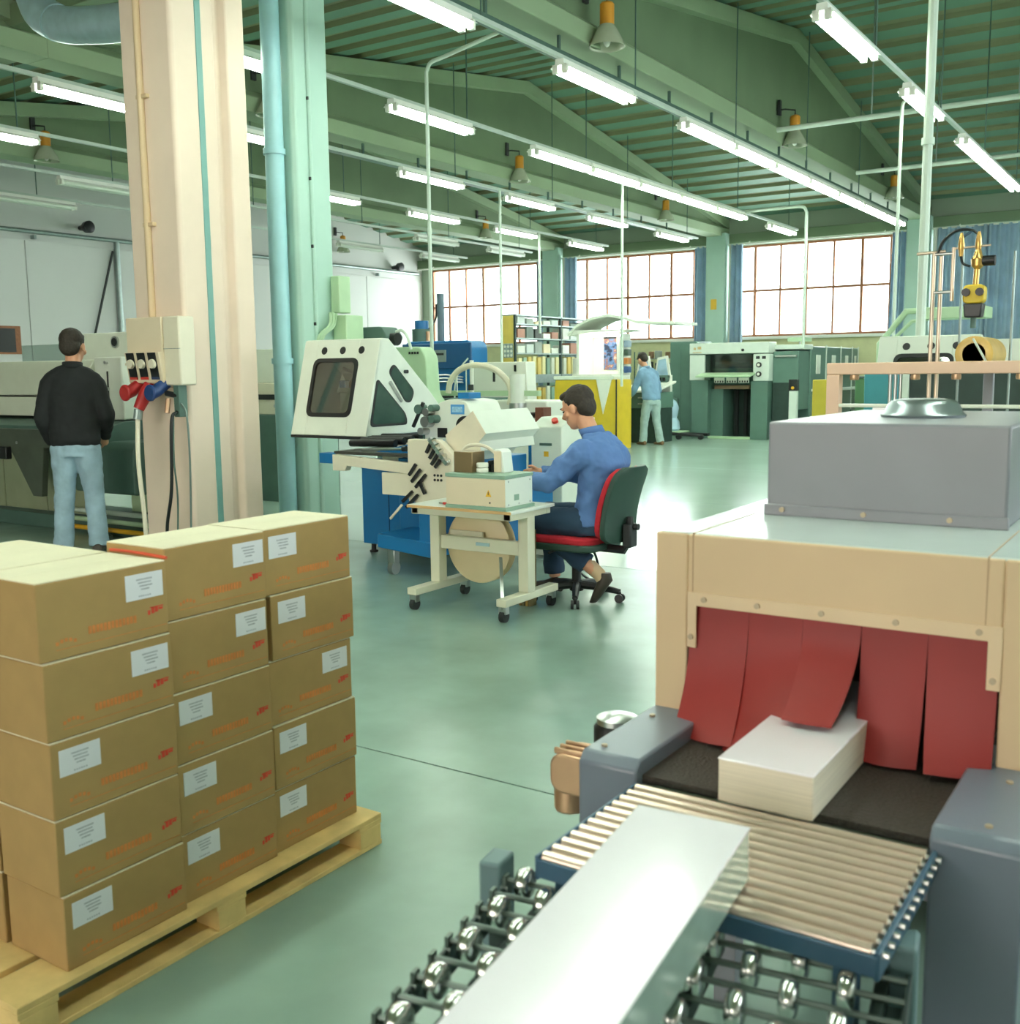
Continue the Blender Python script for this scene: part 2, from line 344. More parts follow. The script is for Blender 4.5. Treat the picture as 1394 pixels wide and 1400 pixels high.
for z in (1.3, 1.9, 2.6, 3.2, 3.9): box('pipe_clip', M_dark, gc, -6.93, -6.905, 7.185, 7.2, z, z+0.03)
eb_ = thing('junction_box', 'pale green cable trunking box on the green column above the hood', 'box', (-6.85, 7.3, 1.75))
box('cabinet', M_lgreen, eb_, -6.905, -6.8, 7.40, 7.56, 2.02, 2.36, 0.01); box('lower_trunk', M_lgreen, eb_, -6.905, -6.74, 7.42, 7.66, 1.2, 2.0, 0.01)
for k in range(3): tube('cable', M_lgreen, eb_, arc([(-6.86, 7.34+k*0.04, 2.02), (-6.84, 7.3+k*0.03, 1.9), (-6.88, 7.2+k*0.03, 1.8), (-6.91, 7.16+k*0.03, 1.6)]), 0.014, 6)
# ---- left wall services
sv = thing('wall_conduit', 'long grey conduit running along the left wall below the roof', 'conduit', (XL+0.08, 12, 4.38))
cyl('pipe', M_galv, sv, (XL+0.09, YR+1, 4.38), (XL+0.09, YB-0.3, 4.46), 0.045)
for k in range(9): box('bracket', M_galv, sv, XL+0.02, XL+0.15, 2.2+k*2.7, 2.26+k*2.7, 4.28, 4.36)
dp = thing('wall_downpipe', 'grey pipe with a diagonal stay dropping down the left wall near the pillar', 'pipe', (XL+0.1, 14.97, 0))
cyl('pipe', M_galv, dp, (XL+0.12, 14.99, 0), (XL+0.12, 14.99, 4.4), 0.06); MB().bar((XL+0.1, 14.9, 4.2), (XL+0.1, 14.3, 2.3), 0.03, 0.04).build('stay', M_dark, dp)
for k, (yy_, zz) in enumerate(((14.15, 4.62), (24.56, 4.57))):
    s_ = thing('wall_floodlight', ['small black floodlight on the left wall above the man in black', 'small black floodlight on the left wall near the far corner'][k], 'floodlight', (XL+0.1, yy_, zz), 'black wall floodlights')
    MB().lathe((XL+0.25, yy_, zz), [(0.05, -0.2), (0.07, -0.05), (0.12, 0.02), (0.13, 0.14), (0.1, 0.15)], 16, 'x').build('lamp_head', M_black, s_)
    MB().bar((XL+0.0, yy_, zz), (XL+0.12, yy_, zz), 0.03, 0.05).build('bracket', M_dark, s_)
hw = MB(); hw.box(XL, XL+0.05, 11.5, 12.62, 1.93, 2.5); f = tag(hw.build('window_6', M_frame), 'small dark framed opening in the left wall at the picture edge', 'window', kind='structure')
OFF[f.name] = Vector(); box('pane', M_black, f, XL+0.05, XL+0.055, 11.7, 12.5, 1.97, 2.45)
# ================================================================ LIGHTING
M_tube = mat('fluorescent_tube', (255,255,245), 0.4, emit=(240,255,238), estr=40.0)
M_refl = mat('reflector_white', (238,240,232), 0.35, var=0.02)
def fixture():
    t = thing('fluorescent_light', 'x', 'light', (0, 0, 0))
    MB().prism([(-0.045, 0.05), (0.045, 0.05), (0.05, 0.0), (0.10, -0.03), (0.10, -0.036), (0.045, -0.012), (-0.045, -0.012), (-0.10, -0.036), (-0.10, -0.03), (-0.05, 0.0)], 'y', 0, 1.5).build('reflector', M_refl, t)
    for sx in (-0.052, 0.052):
        MB().cyl((sx, 0.04, -0.055), (sx, 1.46, -0.055), 0.028, n=10).build('tube', M_tube, t)
        for yy_ in (0.0, 1.46): box('lamp_holder', M_white, t, sx-0.03, sx+0.03, yy_, yy_+0.04, -0.085, 0.0)
    return t
M_tubeoff = mat('fluorescent_tube_unlit', (214,222,208), 0.4, var=0.02)
ROWS = [(-2.88, [9.1, 12.07, 15.05, 16.6, 18.15], 'nearest the camera, at upper right'), (-5.46, [6.15, 9.17, 12.07, 13.62, 15.17, 16.72, 18.27, 19.82, 21.37], 'under the nearest girder'),
        (-7.74, [6.3, 9.35, 12.3, 13.85, 15.4, 16.95, 18.5, 21.4], 'over the blue folding machine'), (-10.1, [6.6, 9.0, 12.4, 15.2, 18.05, 21.05], 'under the second girder'),
        (-12.45, [6.6, 12.6, 15.5, 18.35, 21.35], 'beyond the second girder')]
FX = fixture(); first = True
for rx, yl, where in ROWS:
    for k, y0 in enumerate(yl):
        lb = '%s lit fluorescent light from the windows, row %s' % (ORD[len(yl)-1-k], where)
        if first: FX.location = (rx, y0, 4.42); FX['label'] = lb; FX['group'] = 'lit fluorescent lights'; first = False
        else: copy_tree(FX, (rx, y0, 4.42), lb)
for rx, y0, lb in ((-2.88, 3.17, 'added fluorescent fill light overhead between the cartons and the shrink tunnel, above the picture'), (-2.88, 0.12, 'added fluorescent fill light above and behind the camera, left side'), (0.3, 3.17, 'added fluorescent fill light above the shrink tunnel, outside the picture'),
        (0.3, 0.12, 'added fluorescent fill light above and behind the camera, right side'), (-5.46, 3.1, 'added fluorescent fill light above the pillar side of the cartons, outside the picture'), (-5.46, 0.2, 'added fluorescent fill light behind the camera, nearest the pillar side'),
        (-2.88, 1.65, 'added fluorescent fill light overhead beside the camera, left side'), (0.3, 1.65, 'added fluorescent fill light overhead beside the camera, right side'), (-2.88, 4.7, 'added fluorescent fill light overhead in front of the camera, just above the picture')):
    copy_tree(FX, (rx, y0, 4.42), lb)  # unseen fixtures added to brighten the foreground from above
UN = [(-14.65, [9.85, 18.45, 21.25], 'fourth from the pillar side'), (-16.7, [10.0, 18.2, 21.25], 'nearest the left wall')]
for rx, yl, where in UN:
    for k, y0 in enumerate(yl):
        c = copy_tree(FX, (rx, y0, 4.42), '%s unlit fluorescent light from the windows in the row %s' % (ORD[len(yl)-1-k], 'nearest the left wall' if rx < -16 else 'beside the third girder'))
        c['group'] = 'unlit fluorescent lights'
        for ch in c.children:
            if ch.name.startswith('tube'):
                ch.data = ch.data.copy(); ch.data.materials[0] = M_tubeoff
def roof_z(y):
    if y < 7: return EAVE+(RIDGE-EAVE)*(7-y)/9.5
    return EAVE+(RIDGE-EAVE)*(1-abs(y-YM)/9.5)
for rx, lab in [(0.3, 'added unseen above the shrink tunnel'), (-2.88,'nearest the camera, at upper right'), (-5.46,'under the nearest girder'), (-7.74,'over the blue folding machine'), (-10.1,'under the second girder'), (-12.45,'beyond the second girder'), (-14.65,'beside the third girder'), (-16.7,'nearest the left wall')]:  # first track only carries the added unseen fixtures
    t = thing('light_track', 'slim white lighting track carrying the row of fluorescent lights %s' % lab, 'track', (rx, 14, 4.47), 'lighting tracks')
    MB().prism([(rx-0.022, 4.47), (rx+0.022, 4.47), (rx+0.022, 4.51), (rx-0.022, 4.51)], 'y', 6.35 if rx == -7.74 else (-0.5 if rx > -6 else 4.0), 23.2 if rx < 0 else 5.0).build('rail', mat('track_grey', (190,202,192), 0.5), t)
    for k in range(-1 if rx > -6 else 0, 7 if rx < 0 else 1):
        yy_ = 4.9+k*2.95
        if rx == -7.74 and k == 0: continue
        cyl('hanger_rod', M_dgreen, t, (rx, yy_, 4.51), (rx, yy_, roof_z(yy_)), 0.009, n=6)
for gx, lab in ((-5.66, 'nearest'), (-10.56, 'second')):
    t = thing('cable_tray', 'dark cable tray hung under the %s girder above the lights' % lab, 'tray', (gx, 14, 4.6), 'cable trays')
    MB().prism([(gx-0.06, 4.58), (gx+0.06, 4.58), (gx+0.06, 4.64), (gx+0.05, 4.64), (gx+0.05, 4.59), (gx-0.05, 4.59), (gx-0.05, 4.64), (gx-0.06, 4.64)], 'y', 7.5, 24.0).build('tray', M_dgreen, t)
    for k in range(12): MB().bar((gx, 8.2+k*1.3, 4.62), (gx, 8.2+k*1.3, 4.805), 0.03, 0.03).build('hanger', M_dgreen, t)
M_amber = mat('ballast_orange', (206,140,40), 0.45, var=0.05)
M_bell = mat('prismatic_glass', (206,214,190), 0.25, trans=0.35)
def highbay():
    t = thing('high_bay_lamp', 'x', 'lamp', (0, 0, 0), 'orange high-bay lamps on the girders')
    MB().lathe((0, 0, 0), [(0.075, 0.22), (0.075, 0.42), (0.06, 0.44), (0.03, 0.45)], 18).build('ballast', M_amber, t)
    MB().lathe((0, 0, 0), [(0.075, 0.22), (0.11, 0.17), (0.17, 0.06), (0.19, 0.0), (0.18, 0.005), (0.16, 0.06), (0.1, 0.16), (0.07, 0.21)], 20).build('reflector', M_bell, t)
    MB().ell((0, 0, 0.09), (0.045, 0.045, 0.09), 10, 7).build('bulb', mat('mercury_bulb', (240,240,232), 0.2), t)
    tube('bracket', M_dark, t, [(0, 0, 0.44), (0, 0, 0.52), (-0.14, -0.06, 0.54), (-0.2, -0.06, 0.54)], 0.012, 6)
    box('bracket_plate', M_dark, t, -0.24, -0.2, -0.1, -0.02, 0.46, 0.68)
    return t
HB = highbay(); hb1 = True
for gx, nm in ((-5.42, 'nearest'), (-10.35, 'second'), (-15.25, 'third')):
    for k, y0 in enumerate((10.07, 16.0, 22.0)):
        lb = '%s orange high-bay lamp from the windows along the %s girder' % (['third', 'second', 'first'][k], nm)
        if hb1: HB.location = (gx, y0, 4.78); HB['label'] = lb; hb1 = False
        else: copy_tree(HB, (gx, y0, 4.78), lb)
copy_tree(HB, (-20.195, 22.2, 4.80), 'orange high-bay lamp on the left wall above the white panels')
# conduits across the bay and drop poles
def pole(label, x, y, z0, z1, r, elbow=None):
    t = thing('drop_pole', label, 'pole', (x, y, z0), 'painted drop poles')
    pts = [(x, y, z0), (x, y, z1)]
    if elbow: pts = [(x, y, z0), (x, y, z1-0.12)]+arc([(x, y, z1-0.12), (x+elbow[0]*0.04, y+elbow[1]*0.04, z1-0.03), (x+elbow[0]*0.14, y+elbow[1]*0.14, z1)], 4)[1:]+[(x+elbow[0], y+elbow[1], z1+elbow[2])]
    tube('pipe', M_pole, t, pts, r, 10)
    cyl('coupling', M_pole, t, (x, y, z0+(z1-z0)*0.52), (x, y, z0+(z1-z0)*0.52+0.06), r*1.35)
    return t
for yy_, lab in ((14.9, 'nearer'), (18.9, 'farther')):
    t = thing('cross_conduit', 'thin cream conduit crossing the bay below the roof, the %s of two' % lab, 'conduit', (-3, yy_, 4.75), 'cross conduits')
    cyl('pipe', M_pole, t, (-5.3, yy_, 4.8), (0.5, yy_, 4.8), 0.035); cyl('hanger_rod', M_galv, t, (-2.2, yy_, 4.8), (-2.2, yy_, roof_z(yy_)), 0.01, n=6); cyl('hanger_rod', M_galv, t, (-4.0, yy_, 4.8), (-4.0, yy_, roof_z(yy_)), 0.01, n=6)
pole('white drop pole bending over at the roof, in front of the left window', -7.27, 9.4, 1.0, 4.8, 0.021, (1.4, 0.1, 0.25))
pole('thick pale green pole rising through the top of the picture at right', -2.19, 10.0, 1.0, 5.6, 0.042)
pole('thin white pole with a coupling left of the thick green pole', -3.15, 13.0, 1.5, 4.5, 0.02, (0.27, 0.0, 0.0))
pole('white drop pole in front of the right window above the press', -6.51, 20.0, 1.9, 4.5, 0.03, (-1.23, 0.0, 0.0))
pole('thin white drop pole above the viewing booth', -8.06, 15.5, 1.2, 4.5, 0.022, (0.31, 0.0, 0.0))
pole('thin white drop pole in front of the left window, above the sloped white panel', -10.1, 15.0, 1.0, 4.48, 0.022)
pole('thin white drop pole at the right edge of the left window', -12.44, 20.0, 2.3, 4.48, 0.028)
# duct at upper left
t = thing('ventilation_duct', 'large silver elbow of a ventilation duct at the top left corner', 'duct', (-8.3, 5.6, 4.2))
M_duct = mat('duct_zinc', (170,200,206), 0.28, 0.35, var=0.08, scale=10)
pts = arc([(-8.86, 5.8, 5.4), (-8.85, 5.8, 4.90), (-8.72, 5.8, 4.62), (-8.45, 5.8, 4.47), (-8.0, 5.8, 4.38), (-7.6, 5.8, 4.33), (-7.17, 5.8, 4.28)], 6)
tube('duct_pipe', M_duct, t, pts, 0.15, 22)
tube('duct_collar', M_duct, t, arc([(-8.84, 5.8, 4.86), (-8.72, 5.8, 4.62), (-8.50, 5.8, 4.49)], 4), 0.16, 22)
# ================================================================ PALLET AND CARTONS
pt_ = thing('wooden_pallet', 'pale pine pallet on the floor under the stacked cartons', 'pallet', (-2.46, 1.75, 0))
PX0, PX1, PY0, PY1 = -2.86, -2.055, 1.15, 2.352
for k in range(5):
    ww = 0.142; x0 = PX0+k*(PX1-PX0-ww)/4
    box('deck_board', M_wood, pt_, x0, x0+ww, PY0, PY1, 0.084, 0.1, 0.002)
for k in range(3):
    y0 = PY0+k*(PY1-PY0-0.1)/2
    box('stringer_board', M_wood, pt_, PX0, PX1, y0, y0+0.1, 0.068, 0.084, 0.002)
for i in range(3):
    x0 = PX0+i*(PX1-PX0-0.09)/2
    box('base_board', M_wood, pt_, x0, x0+0.09, PY0, PY1, 0.0, 0.015, 0.002)
    for k in range(3):
        y0 = PY0+k*(PY1-PY0-0.1)/2
        box('block', M_wood, pt_, x0, x0+0.09, y0+0.004, y0+0.096, 0.015, 0.068, 0.002)
M_print = mat('orange_print', (200,126,66), 0.85, var=0.12, scale=60)
M_printr = mat('red_print', (206,70,50), 0.85, var=0.1, scale=60)
def sticker_mat():
    m = mat('carton_label_paper', (224,226,232), 0.6, var=0.02)
    nt = m.node_tree; b = nt.nodes['Principled BSDF']
    return m
M_stk = sticker_mat(); M_ink = mat('label_ink', (176,180,188), 0.7, var=0.2, scale=200)
def carton(label, xf, y0, y1, z0, z1, depth, sx, rnd, group='cartons stacked on the pallet', plain=False):
    """front at x = xf facing +x; sx = 0..1 sticker position along y (None: no sticker)"""
    t = thing('carton', label, 'carton', (xf-depth/2, (y0+y1)/2, z0), group)
    z1 -= 0.0015; x0 = xf-depth
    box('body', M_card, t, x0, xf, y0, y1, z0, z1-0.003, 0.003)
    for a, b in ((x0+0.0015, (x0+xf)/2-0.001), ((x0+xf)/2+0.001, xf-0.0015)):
        box('top_flap', M_cardlit, t, a, b, y0+0.0015, y1-0.0015, z1-0.0035, z1, 0.001)
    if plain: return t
    e = xf+0.0006; L = y1-y0; H = z1-z0
    mb = MB()
    # row of printed letters, a bar and an oval mark, all flat ink
    n = 13; ya = y0+L*0.36; yb = y0+L*0.74; zz = z0+H*0.235
    for k in range(n):
        a = ya+(yb-ya)*k/n; mb.box(xf-0.001, e, a, a+(yb-ya)/n*0.78, zz+rnd.uniform(-0.001, 0.001), zz+H*0.1)
    mb.box(xf-0.001, e, y0+L*0.12, y0+L*0.98, z0+H*0.12, z0+H*0.128)
    for k in range(5): mb.box(xf-0.001, e, y0+L*(0.12+0.032*k), y0+L*(0.142+0.032*k), z0+H*(0.18+0.03*math.sin(k*0.8)), z0+H*(0.225+0.03*math.sin(k*0.8)))
    mb.build('printed_lettering', M_print, t)
    mb = MB()
    for k, (a, b, c, d) in enumerate(((0.83, 0.85, 0.3, 0.36), (0.86, 0.885, 0.31, 0.40), (0.89, 0.915, 0.32, 0.385), (0.92, 0.955, 0.345, 0.375), (0.85, 0.96, 0.385, 0.40))):
        mb.box(xf-0.001, e, y0+L*a, y0+L*b, z0+H*c, z0+H*d)
    mb.build('printed_emblem', M_printr, t)
    if sx is not None:
        a = y0+L*sx; b = a+0.105; c = z1-0.022; d = c-0.062
        s = box('label_sticker', M_stk, t, xf-0.001, e+0.0006, a, b, d, c, 0)
        mk = MB()
        for k in range(4): mk.box(xf, e+0.0009, a+0.03+0.004*k, a+0.075-0.003*k*(k % 2), c-0.012-0.008*k-0.004, c-0.012-0.008*k)
        for k in range(6): mk.box(xf, e+0.0009, a+0.035+0.006*k, a+0.039+0.006*k, d+0.006, d+0.010)
        mk.build('label_text', M_ink, s)
    return t
rnd = random.Random(3)
RN = ['top', 'second from the top', 'middle', 'second from the bottom', 'bottom']
cols = [('left', -2.09, 1.283, 1.628, [0.66, 0.66, 0.06, 0.06, 0.06], 1.008), ('centre', -2.105, 1.634, 1.964, [0.66, 0.66, 0.05, 0.05, 0.05], 1.034), ('right', -2.12, 1.972, 2.314, [0.05, 0.08, 0.64, 0.06, 0.06], 1.034)]
jit = {('right', 1): 0.016, ('right', 2): -0.006, ('right', 3): 0.008, ('right', 4): 0.004, ('centre', 3): 0.006, ('left', 2): 0.006, ('left', 3): 0.006, ('left', 4): 0.012, ('centre', 4): 0.01, ('centre', 2): 0.004, ('left', 1): 0.003}
for cn, xf, y0, y1, st, zt in cols:
    h = (zt-0.1)/5
    for k in range(5):
        j = jit.get((cn, k), 0.0); z0 = 0.1+h*(4-k)
        if cn == 'right' and k in (3, 4): j -= 0.0
        carton('brown cardboard carton, %s in the %s front stack on the pallet' % (RN[k], cn), xf+rnd.uniform(-0.004, 0.004), y0+j, y1+j*0.5, z0, z0+h, 0.225, st[k], rnd)
h = (1.008-0.1)/5
for k in range(5):
    carton('brown carton, %s in the stack behind the left front stack' % RN[k], -2.325, 1.29, 1.632, 0.1+h*(4-k), 0.1+h*(5-k), 0.385, None, rnd, plain=True)
t = tag(tube('red_strap', mat('strap_red', (206,84,56), 0.5), None, [(-2.31, 1.631, 1.013), (-2.24, 1.634, 1.014), (-2.16, 1.632, 1.013), (-2.092, 1.631, 1.011)], 0.004, 6), 'thin red strap end lying between the two top cartons', 'strap')
# ================================================================ SHRINK TUNNEL
tn = thing('shrink_tunnel', 'cream and grey shrink tunnel with a red strip curtain, in the right foreground', 'machine', (-0.58, 2.8, 0))
TX0, TX1, TY0, TY1 = -0.957, -0.20, 2.0, 3.55
M_belt = mat('mesh_belt', (50,44,38), 0.6, var=0.35, scale=160, bump=0.6)
M_scrw = mat('screw_head', (176,160,136), 0.5, 0.4)
M_tseam = mat('tunnel_seam', (176,148,116), 0.6)
M_wing = mat('wing_bluegrey', (108,118,132), 0.3, var=0.04)
M_trim = mat('tunnel_trim', (216,192,158), 0.45, var=0.03)
fr = MB()  # front wall built around the opening
OX0, OX1, OZ1 = -0.862, -0.30, 0.962
fr.box(TX0, OX0-0.022, TY0, TY0+0.04, 0.55, 1.112); fr.box(OX1+0.022, TX1, TY0, TY0+0.04, 0.55, 1.112); fr.box(OX0-0.022, OX1+0.022, TY0, TY0+0.04, OZ1, 1.112)
fr.build('front_panel', M_tan, tn, 0.004)
box('side_panel', M_tan, tn, TX0, TX0+0.03, TY0+0.04, TY1, 0.55, 1.108); box('side_panel', M_tan, tn, TX1-0.03, TX1, TY0+0.04, TY1, 0.55, 1.108)
M_ttop = mat('tunnel_top', (190,202,200), 0.22, 0.0, var=0.03)
box('top_panel', M_ttop, tn, TX0+0.006, TX1-0.006, TY0+0.005, TY1, 1.085, 1.114, 0.006)
for x in (-0.872, -0.306): box('panel_seam', M_tseam, tn, x-0.0012, x+0.0012, TY0-0.0008, TY0+0.01, 0.985, 1.112, 0); 
for x in (-0.872, -0.306): box('panel_seam', M_tseam, tn, x-0.0012, x+0.0012, TY0, 2.36, 1.1, 1.1148, 0)
ft = MB(); ft.prism([(OX0-0.02, OZ1-0.09), (OX0, OZ1-0.09), (OX0, OZ1), (OX1, OZ1-0.0), (OX1, OZ1-0.09), (OX1+0.024, OZ1-0.09), (OX1+0.024, OZ1+0.028), (OX0-0.02, OZ1+0.028)], 'y', TY0-0.004, TY0+0.001)
fp = ft.build('curtain_clamp', M_trim, tn, 0.001)
for x, z in ((-0.845, .977), (-0.73, .977), (-0.6, .977), (-0.46, .977), (-0.315, .977), (-0.289, .89), (-0.873, .895)): cyl('screw', M_scrw, fp, (x, TY0-0.008, z), (x, TY0-0.003, z), 0.006, n=10)
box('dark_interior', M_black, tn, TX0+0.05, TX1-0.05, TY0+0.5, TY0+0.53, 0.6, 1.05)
# red rubber strips: (x0, x1, z bottom, outward bend at left / right edge, sideways lean)
SX = [-0.880, -0.752, -0.640, -0.526, -0.404, -0.280]
bend = [(0.06, 0.10, -0.006, 0.012, 0.705, 0.690), (0.10, 0.125, -0.014, 0.014, 0.690, 0.752), (0.115, 0.115, 0.002, -0.014, 0.790, 0.790), (0.02, 0.02, -0.002, -0.004, 0.705, 0.705), (0.05, 0.02, 0.012, 0.0, 0.712, 0.712)]
for k in range(5):
    x0, x1 = SX[k], SX[k+1]; bl, br, ll, lr, zl, zr = bend[k]; n = 10; m_ = 16; F = []; B = []
    for i in range(m_+1):
        v = i/m_; f_ = []; b_ = []
        for j in range(n+1):
            u = j/n; zb = zl+(zr-zl)*u; bb = bl+(br-bl)*u; ln = ll+(lr-ll)*u
            if k == 0: zb += 0.02*(1-math.sin(math.pi*min(1, u*0.5+0.5)))
            z = 0.985-(0.985-zb)*v; y = TY0+0.012-0.016*v-bb*max(0, (v-0.2)/0.8)**2.2-0.012*math.sin(u*math.pi)*v*v*(1 if k % 2 else 0.5)
            gap = 0.0002+0.0014*min(1, max(0, (v-0.15)*3))
            x = x0+gap+(x1-x0-2*gap)*u+ln*v**3
            f_.append((x, y, z)); b_.append((x, y+0.003, z))
        F.append(f_); B.append(b_)
    mb = MB(); mb.loft([f_+list(reversed(b_)) for f_, b_ in zip(F, B)]); mb.build('curtain_strip', M_red, tn, angle=60)
# hood with dome
hd = MB().box(-0.845, -0.33, 2.36, 3.15, 1.112, 1.330).build('hood', M_grey, tn, 0.006)
box('hood_flange', M_grey, hd, -0.85, -0.325, 2.352, 2.36, 1.112, 1.14)
for x in (-0.805, -0.62, -0.44): cyl('screw', M_scrw, hd, (x, 2.346, 1.128), (x, 2.353, 1.128), 0.006, n=10)
MB().lathe((-0.585, 2.735, 1.330), [(0.098, 0.0), (0.100, 0.006), (0.092, 0.012), (0.084, 0.03), (0.074, 0.04), (0.05, 0.045), (0.001, 0.046)], 32).build('vent_cap', mat('dome_steel', (150,160,164), 0.32, 0.9), hd, angle=50)
# belt, side covers, base
box('conveyor_belt', M_belt, tn, -0.845, -0.325, 1.70, 3.5, 0.685, 0.699, 0)
for k in range(3): cyl('belt_roller', M_steel, tn, (-0.84, 1.715+k*0.8, 0.672), (-0.33, 1.715+k*0.8, 0.672), 0.016)
for s_, x0, x1, lab in ((0, -0.96, -0.838, 1), (1, -0.322, -0.185, 1)):
    c = MB().prism([(1.672, 0.45 if s_ == 0 else 0.05), (1.672, 0.712), (1.69, 0.731), (2.02, 0.731), (2.02, 0.45 if s_ == 0 else 0.05)], 'x', x0, x1).build('side_cover', M_wing, tn, 0.005)
    for yy_ in (1.72, 1.93): cyl('screw', M_scrw, c, ((x0+x1)/2+(-0.03 if s_ == 0 else 0.01), yy_, 0.731), ((x0+x1)/2+(-0.03 if s_ == 0 else 0.01), yy_, 0.735), 0.006, n=10)
box('base_cabinet', M_grey, tn, TX0+0.06, TX1-0.02, 2.75, TY1-0.05, 0.06, 0.6)
for x in (TX0+0.12, TX1-0.1):
    for yy_ in (2.15, 3.4): MB().bar((x, yy_, 0.0), (x, yy_, 0.6), 0.05, 0.05).build('leg', M_grey, tn)
gm = MB(); gm.lathe((-1.035, 1.975, 0.60), [(0.045, 0.0), (0.052, 0.02), (0.052, 0.075), (0.045, 0.085)], 16)
g_ = gm.build('motor', M_black, tn); MB().lathe((-1.035, 1.975, 0.685), [(0.046, 0.0), (0.046, 0.012), (0.03, 0.018), (0.001, 0.02)], 16).build('motor_cap', M_steel, g_)
M_alu = mat('cast_aluminium', (196,160,128), 0.35, 0.7, var=0.1)
gb = MB(); gb.prism(rrect(-1.165, -1.04, 0.525, 0.615, 0.03), 'y', 1.90, 2.0); gb.cyl((-1.135, 1.94, 0.475), (-1.135, 1.94, 0.60), 0.036); gb.box(-1.06, -0.95, 1.93, 1.99, 0.53, 0.59); gb.build('gearbox', M_alu, tn, 0.006)
for k in range(3): box('motor_fin', M_alu, tn, -1.16, -1.06, 1.91+k*0.025, 1.918+k*0.025, 0.61, 0.625)
# roller table
rt = thing('roller_table', 'short table of steel rollers in front of the shrink tunnel', 'conveyor', (-0.58, 1.51, 0))
M_rail = mat('rail_blue', (52,86,110), 0.4, var=0.08)
for x0, x1 in ((-0.838, -0.831), (-0.316, -0.308)): box('side_rail', M_rail, rt, x0, x1, 1.32, 1.669, 0.655, 0.695, 0.002)
box('end_rail', M_rail, rt, -0.836, -0.31, 1.318, 1.324, 0.66, 0.69, 0.002)
M_roll = mat('roller_zinc', (228,206,190), 0.28, 0.6, var=0.04)
for k in range(12):
    yy_ = 1.337+k*0.0291; r_ = cyl('roller', M_roll, rt, (-0.829, yy_, 0.6875), (-0.322, yy_, 0.6875), 0.0107, n=16)
    cyl('axle_end', M_steel, r_, (-0.322, yy_, 0.686), (-0.3, yy_, 0.686), 0.005, n=8)
for x in (-0.80, -0.36):
    for yy_ in (1.36, 1.66): MB().bar((x, yy_, 0.0), (x, yy_, 0.655), 0.03, 0.03).build('leg', M_rail, rt)
# skate-wheel conveyor, turned slightly
sk = thing('skate_wheel_conveyor', 'dark skate-wheel conveyor with chrome wheels in the near foreground', 'conveyor', (-0.56, 1.0, 0))
SM = Matrix.Translation((-0.872, 1.345, 0)) @ Matrix.Rotation(R(9.0), 4, 'Z')   # local x across, -y towards the camera
def sbox(name, m, x0, x1, y0, y1, z0, z1, bv=0.002):
    mb = MB(); mb.M = SM; mb.box(x0, x1, y0, y1, z0, z1); return mb.build(name, m, sk, bv)
M_skr = mat('conveyor_dark', (34,52,50), 0.45, var=0.1)
M_shaft = mat('wheel_axle', (96,110,104), 0.35, 0.8)
for x in (-0.035, 0.585): sbox('side_rail', M_skr, x-0.004, x+0.004, -0.85, 0.01, 0.572, 0.618)
for x in (0.02, 0.30, 0.54): sbox('cross_strut', M_skr, x, x+0.02, -0.85, 0.03, 0.57, 0.6)
M_capb = mat('end_cap_bluegrey', (98,124,128), 0.5, var=0.05)
for x in (-0.06, 0.575): sbox('end_post', M_capb, x-0.02, x+0.02, -0.01, 0.05, 0.45, 0.655, 0.006)
wm = MB(); wm.lathe((0, 0, 0), [(0.008, -0.011), (0.021, -0.011), (0.025, -0.007), (0.0258, 0.0), (0.025, 0.007), (0.021, 0.011), (0.008, 0.011)], 16, 'x')
wv = None
ang = R(9.0)
for k in range(17):
    ly = -0.05*k
    mb = MB(); mb.M = SM; mb.cyl((-0.035, ly, 0.628), (0.585, ly, 0.628), 0.0045, n=6); mb.cyl((-0.04, ly, 0.61), (-0.028, ly, 0.61), 0.012, n=8); mb.box(-0.037, -0.031, ly-0.008, ly+0.008, 0.6, 0.636); mb.build('axle', M_shaft, sk)
    for px in ((0.0, 0.13, 0.255, 0.385, 0.512) if k % 2 == 0 else (0.055, 0.19, 0.32, 0.445)):
        p = SM @ Vector((px, ly, 0.628))
        if wv is None:
            wv = wm.build('wheel', M_chrome, None, angle=50); wv.parent = sk; o = wv
        else:
            o = wv.copy(); COL.objects.link(o)
        o.location = p-OFF[sk.name]; o.rotation_euler = (0, 0, ang)
for x in (-0.02, 0.57):
    for ly in (-0.05, -0.75):
        mb = MB(); mb.M = SM; mb.bar((x, ly, 0.0), (x, ly, 0.58), 0.03, 0.03); mb.build('leg', M_skr, sk)
# wrapped packs
M_wrap = mat('wrapped_paper', (242,238,246), 0.16, var=0.02, coat=0.6)
M_pages = mat('paper_edges', (222,214,196), 0.6, var=0.10, scale=40)
def pages(m):
    nt = m.node_tree; nz = [n for n in nt.nodes if n.type == 'TEX_NOISE'][0]; tc = [n for n in nt.nodes if n.type == 'TEX_COORD'][0]
    mp = nt.nodes.new('ShaderNodeMapping'); mp.inputs['Scale'].default_value = (3, 3, 300); nt.links.new(tc.outputs['Object'], mp.inputs[0]); nt.links.new(mp.outputs[0], nz.inputs['Vector']); nz.inputs['Scale'].default_value = 1.0
pages(M_pages)
pk = thing('paper_pack', 'small white block of paper coming out under the red curtain', 'paper pack', (-0.588, 1.95, 0.70))
box('paper_block', M_pages, pk, -0.672, -0.504, 1.66, 2.24, 0.700, 0.778, 0.003)
box('film_wrap', M_wrap, pk, -0.673, -0.503, 1.659, 2.241, 0.776, 0.780, 0.002)
lp = thing('wrapped_pack', 'long white film-wrapped pack lying across the rollers and skate wheels', 'paper pack', (-0.58, 0.98, 0.70))
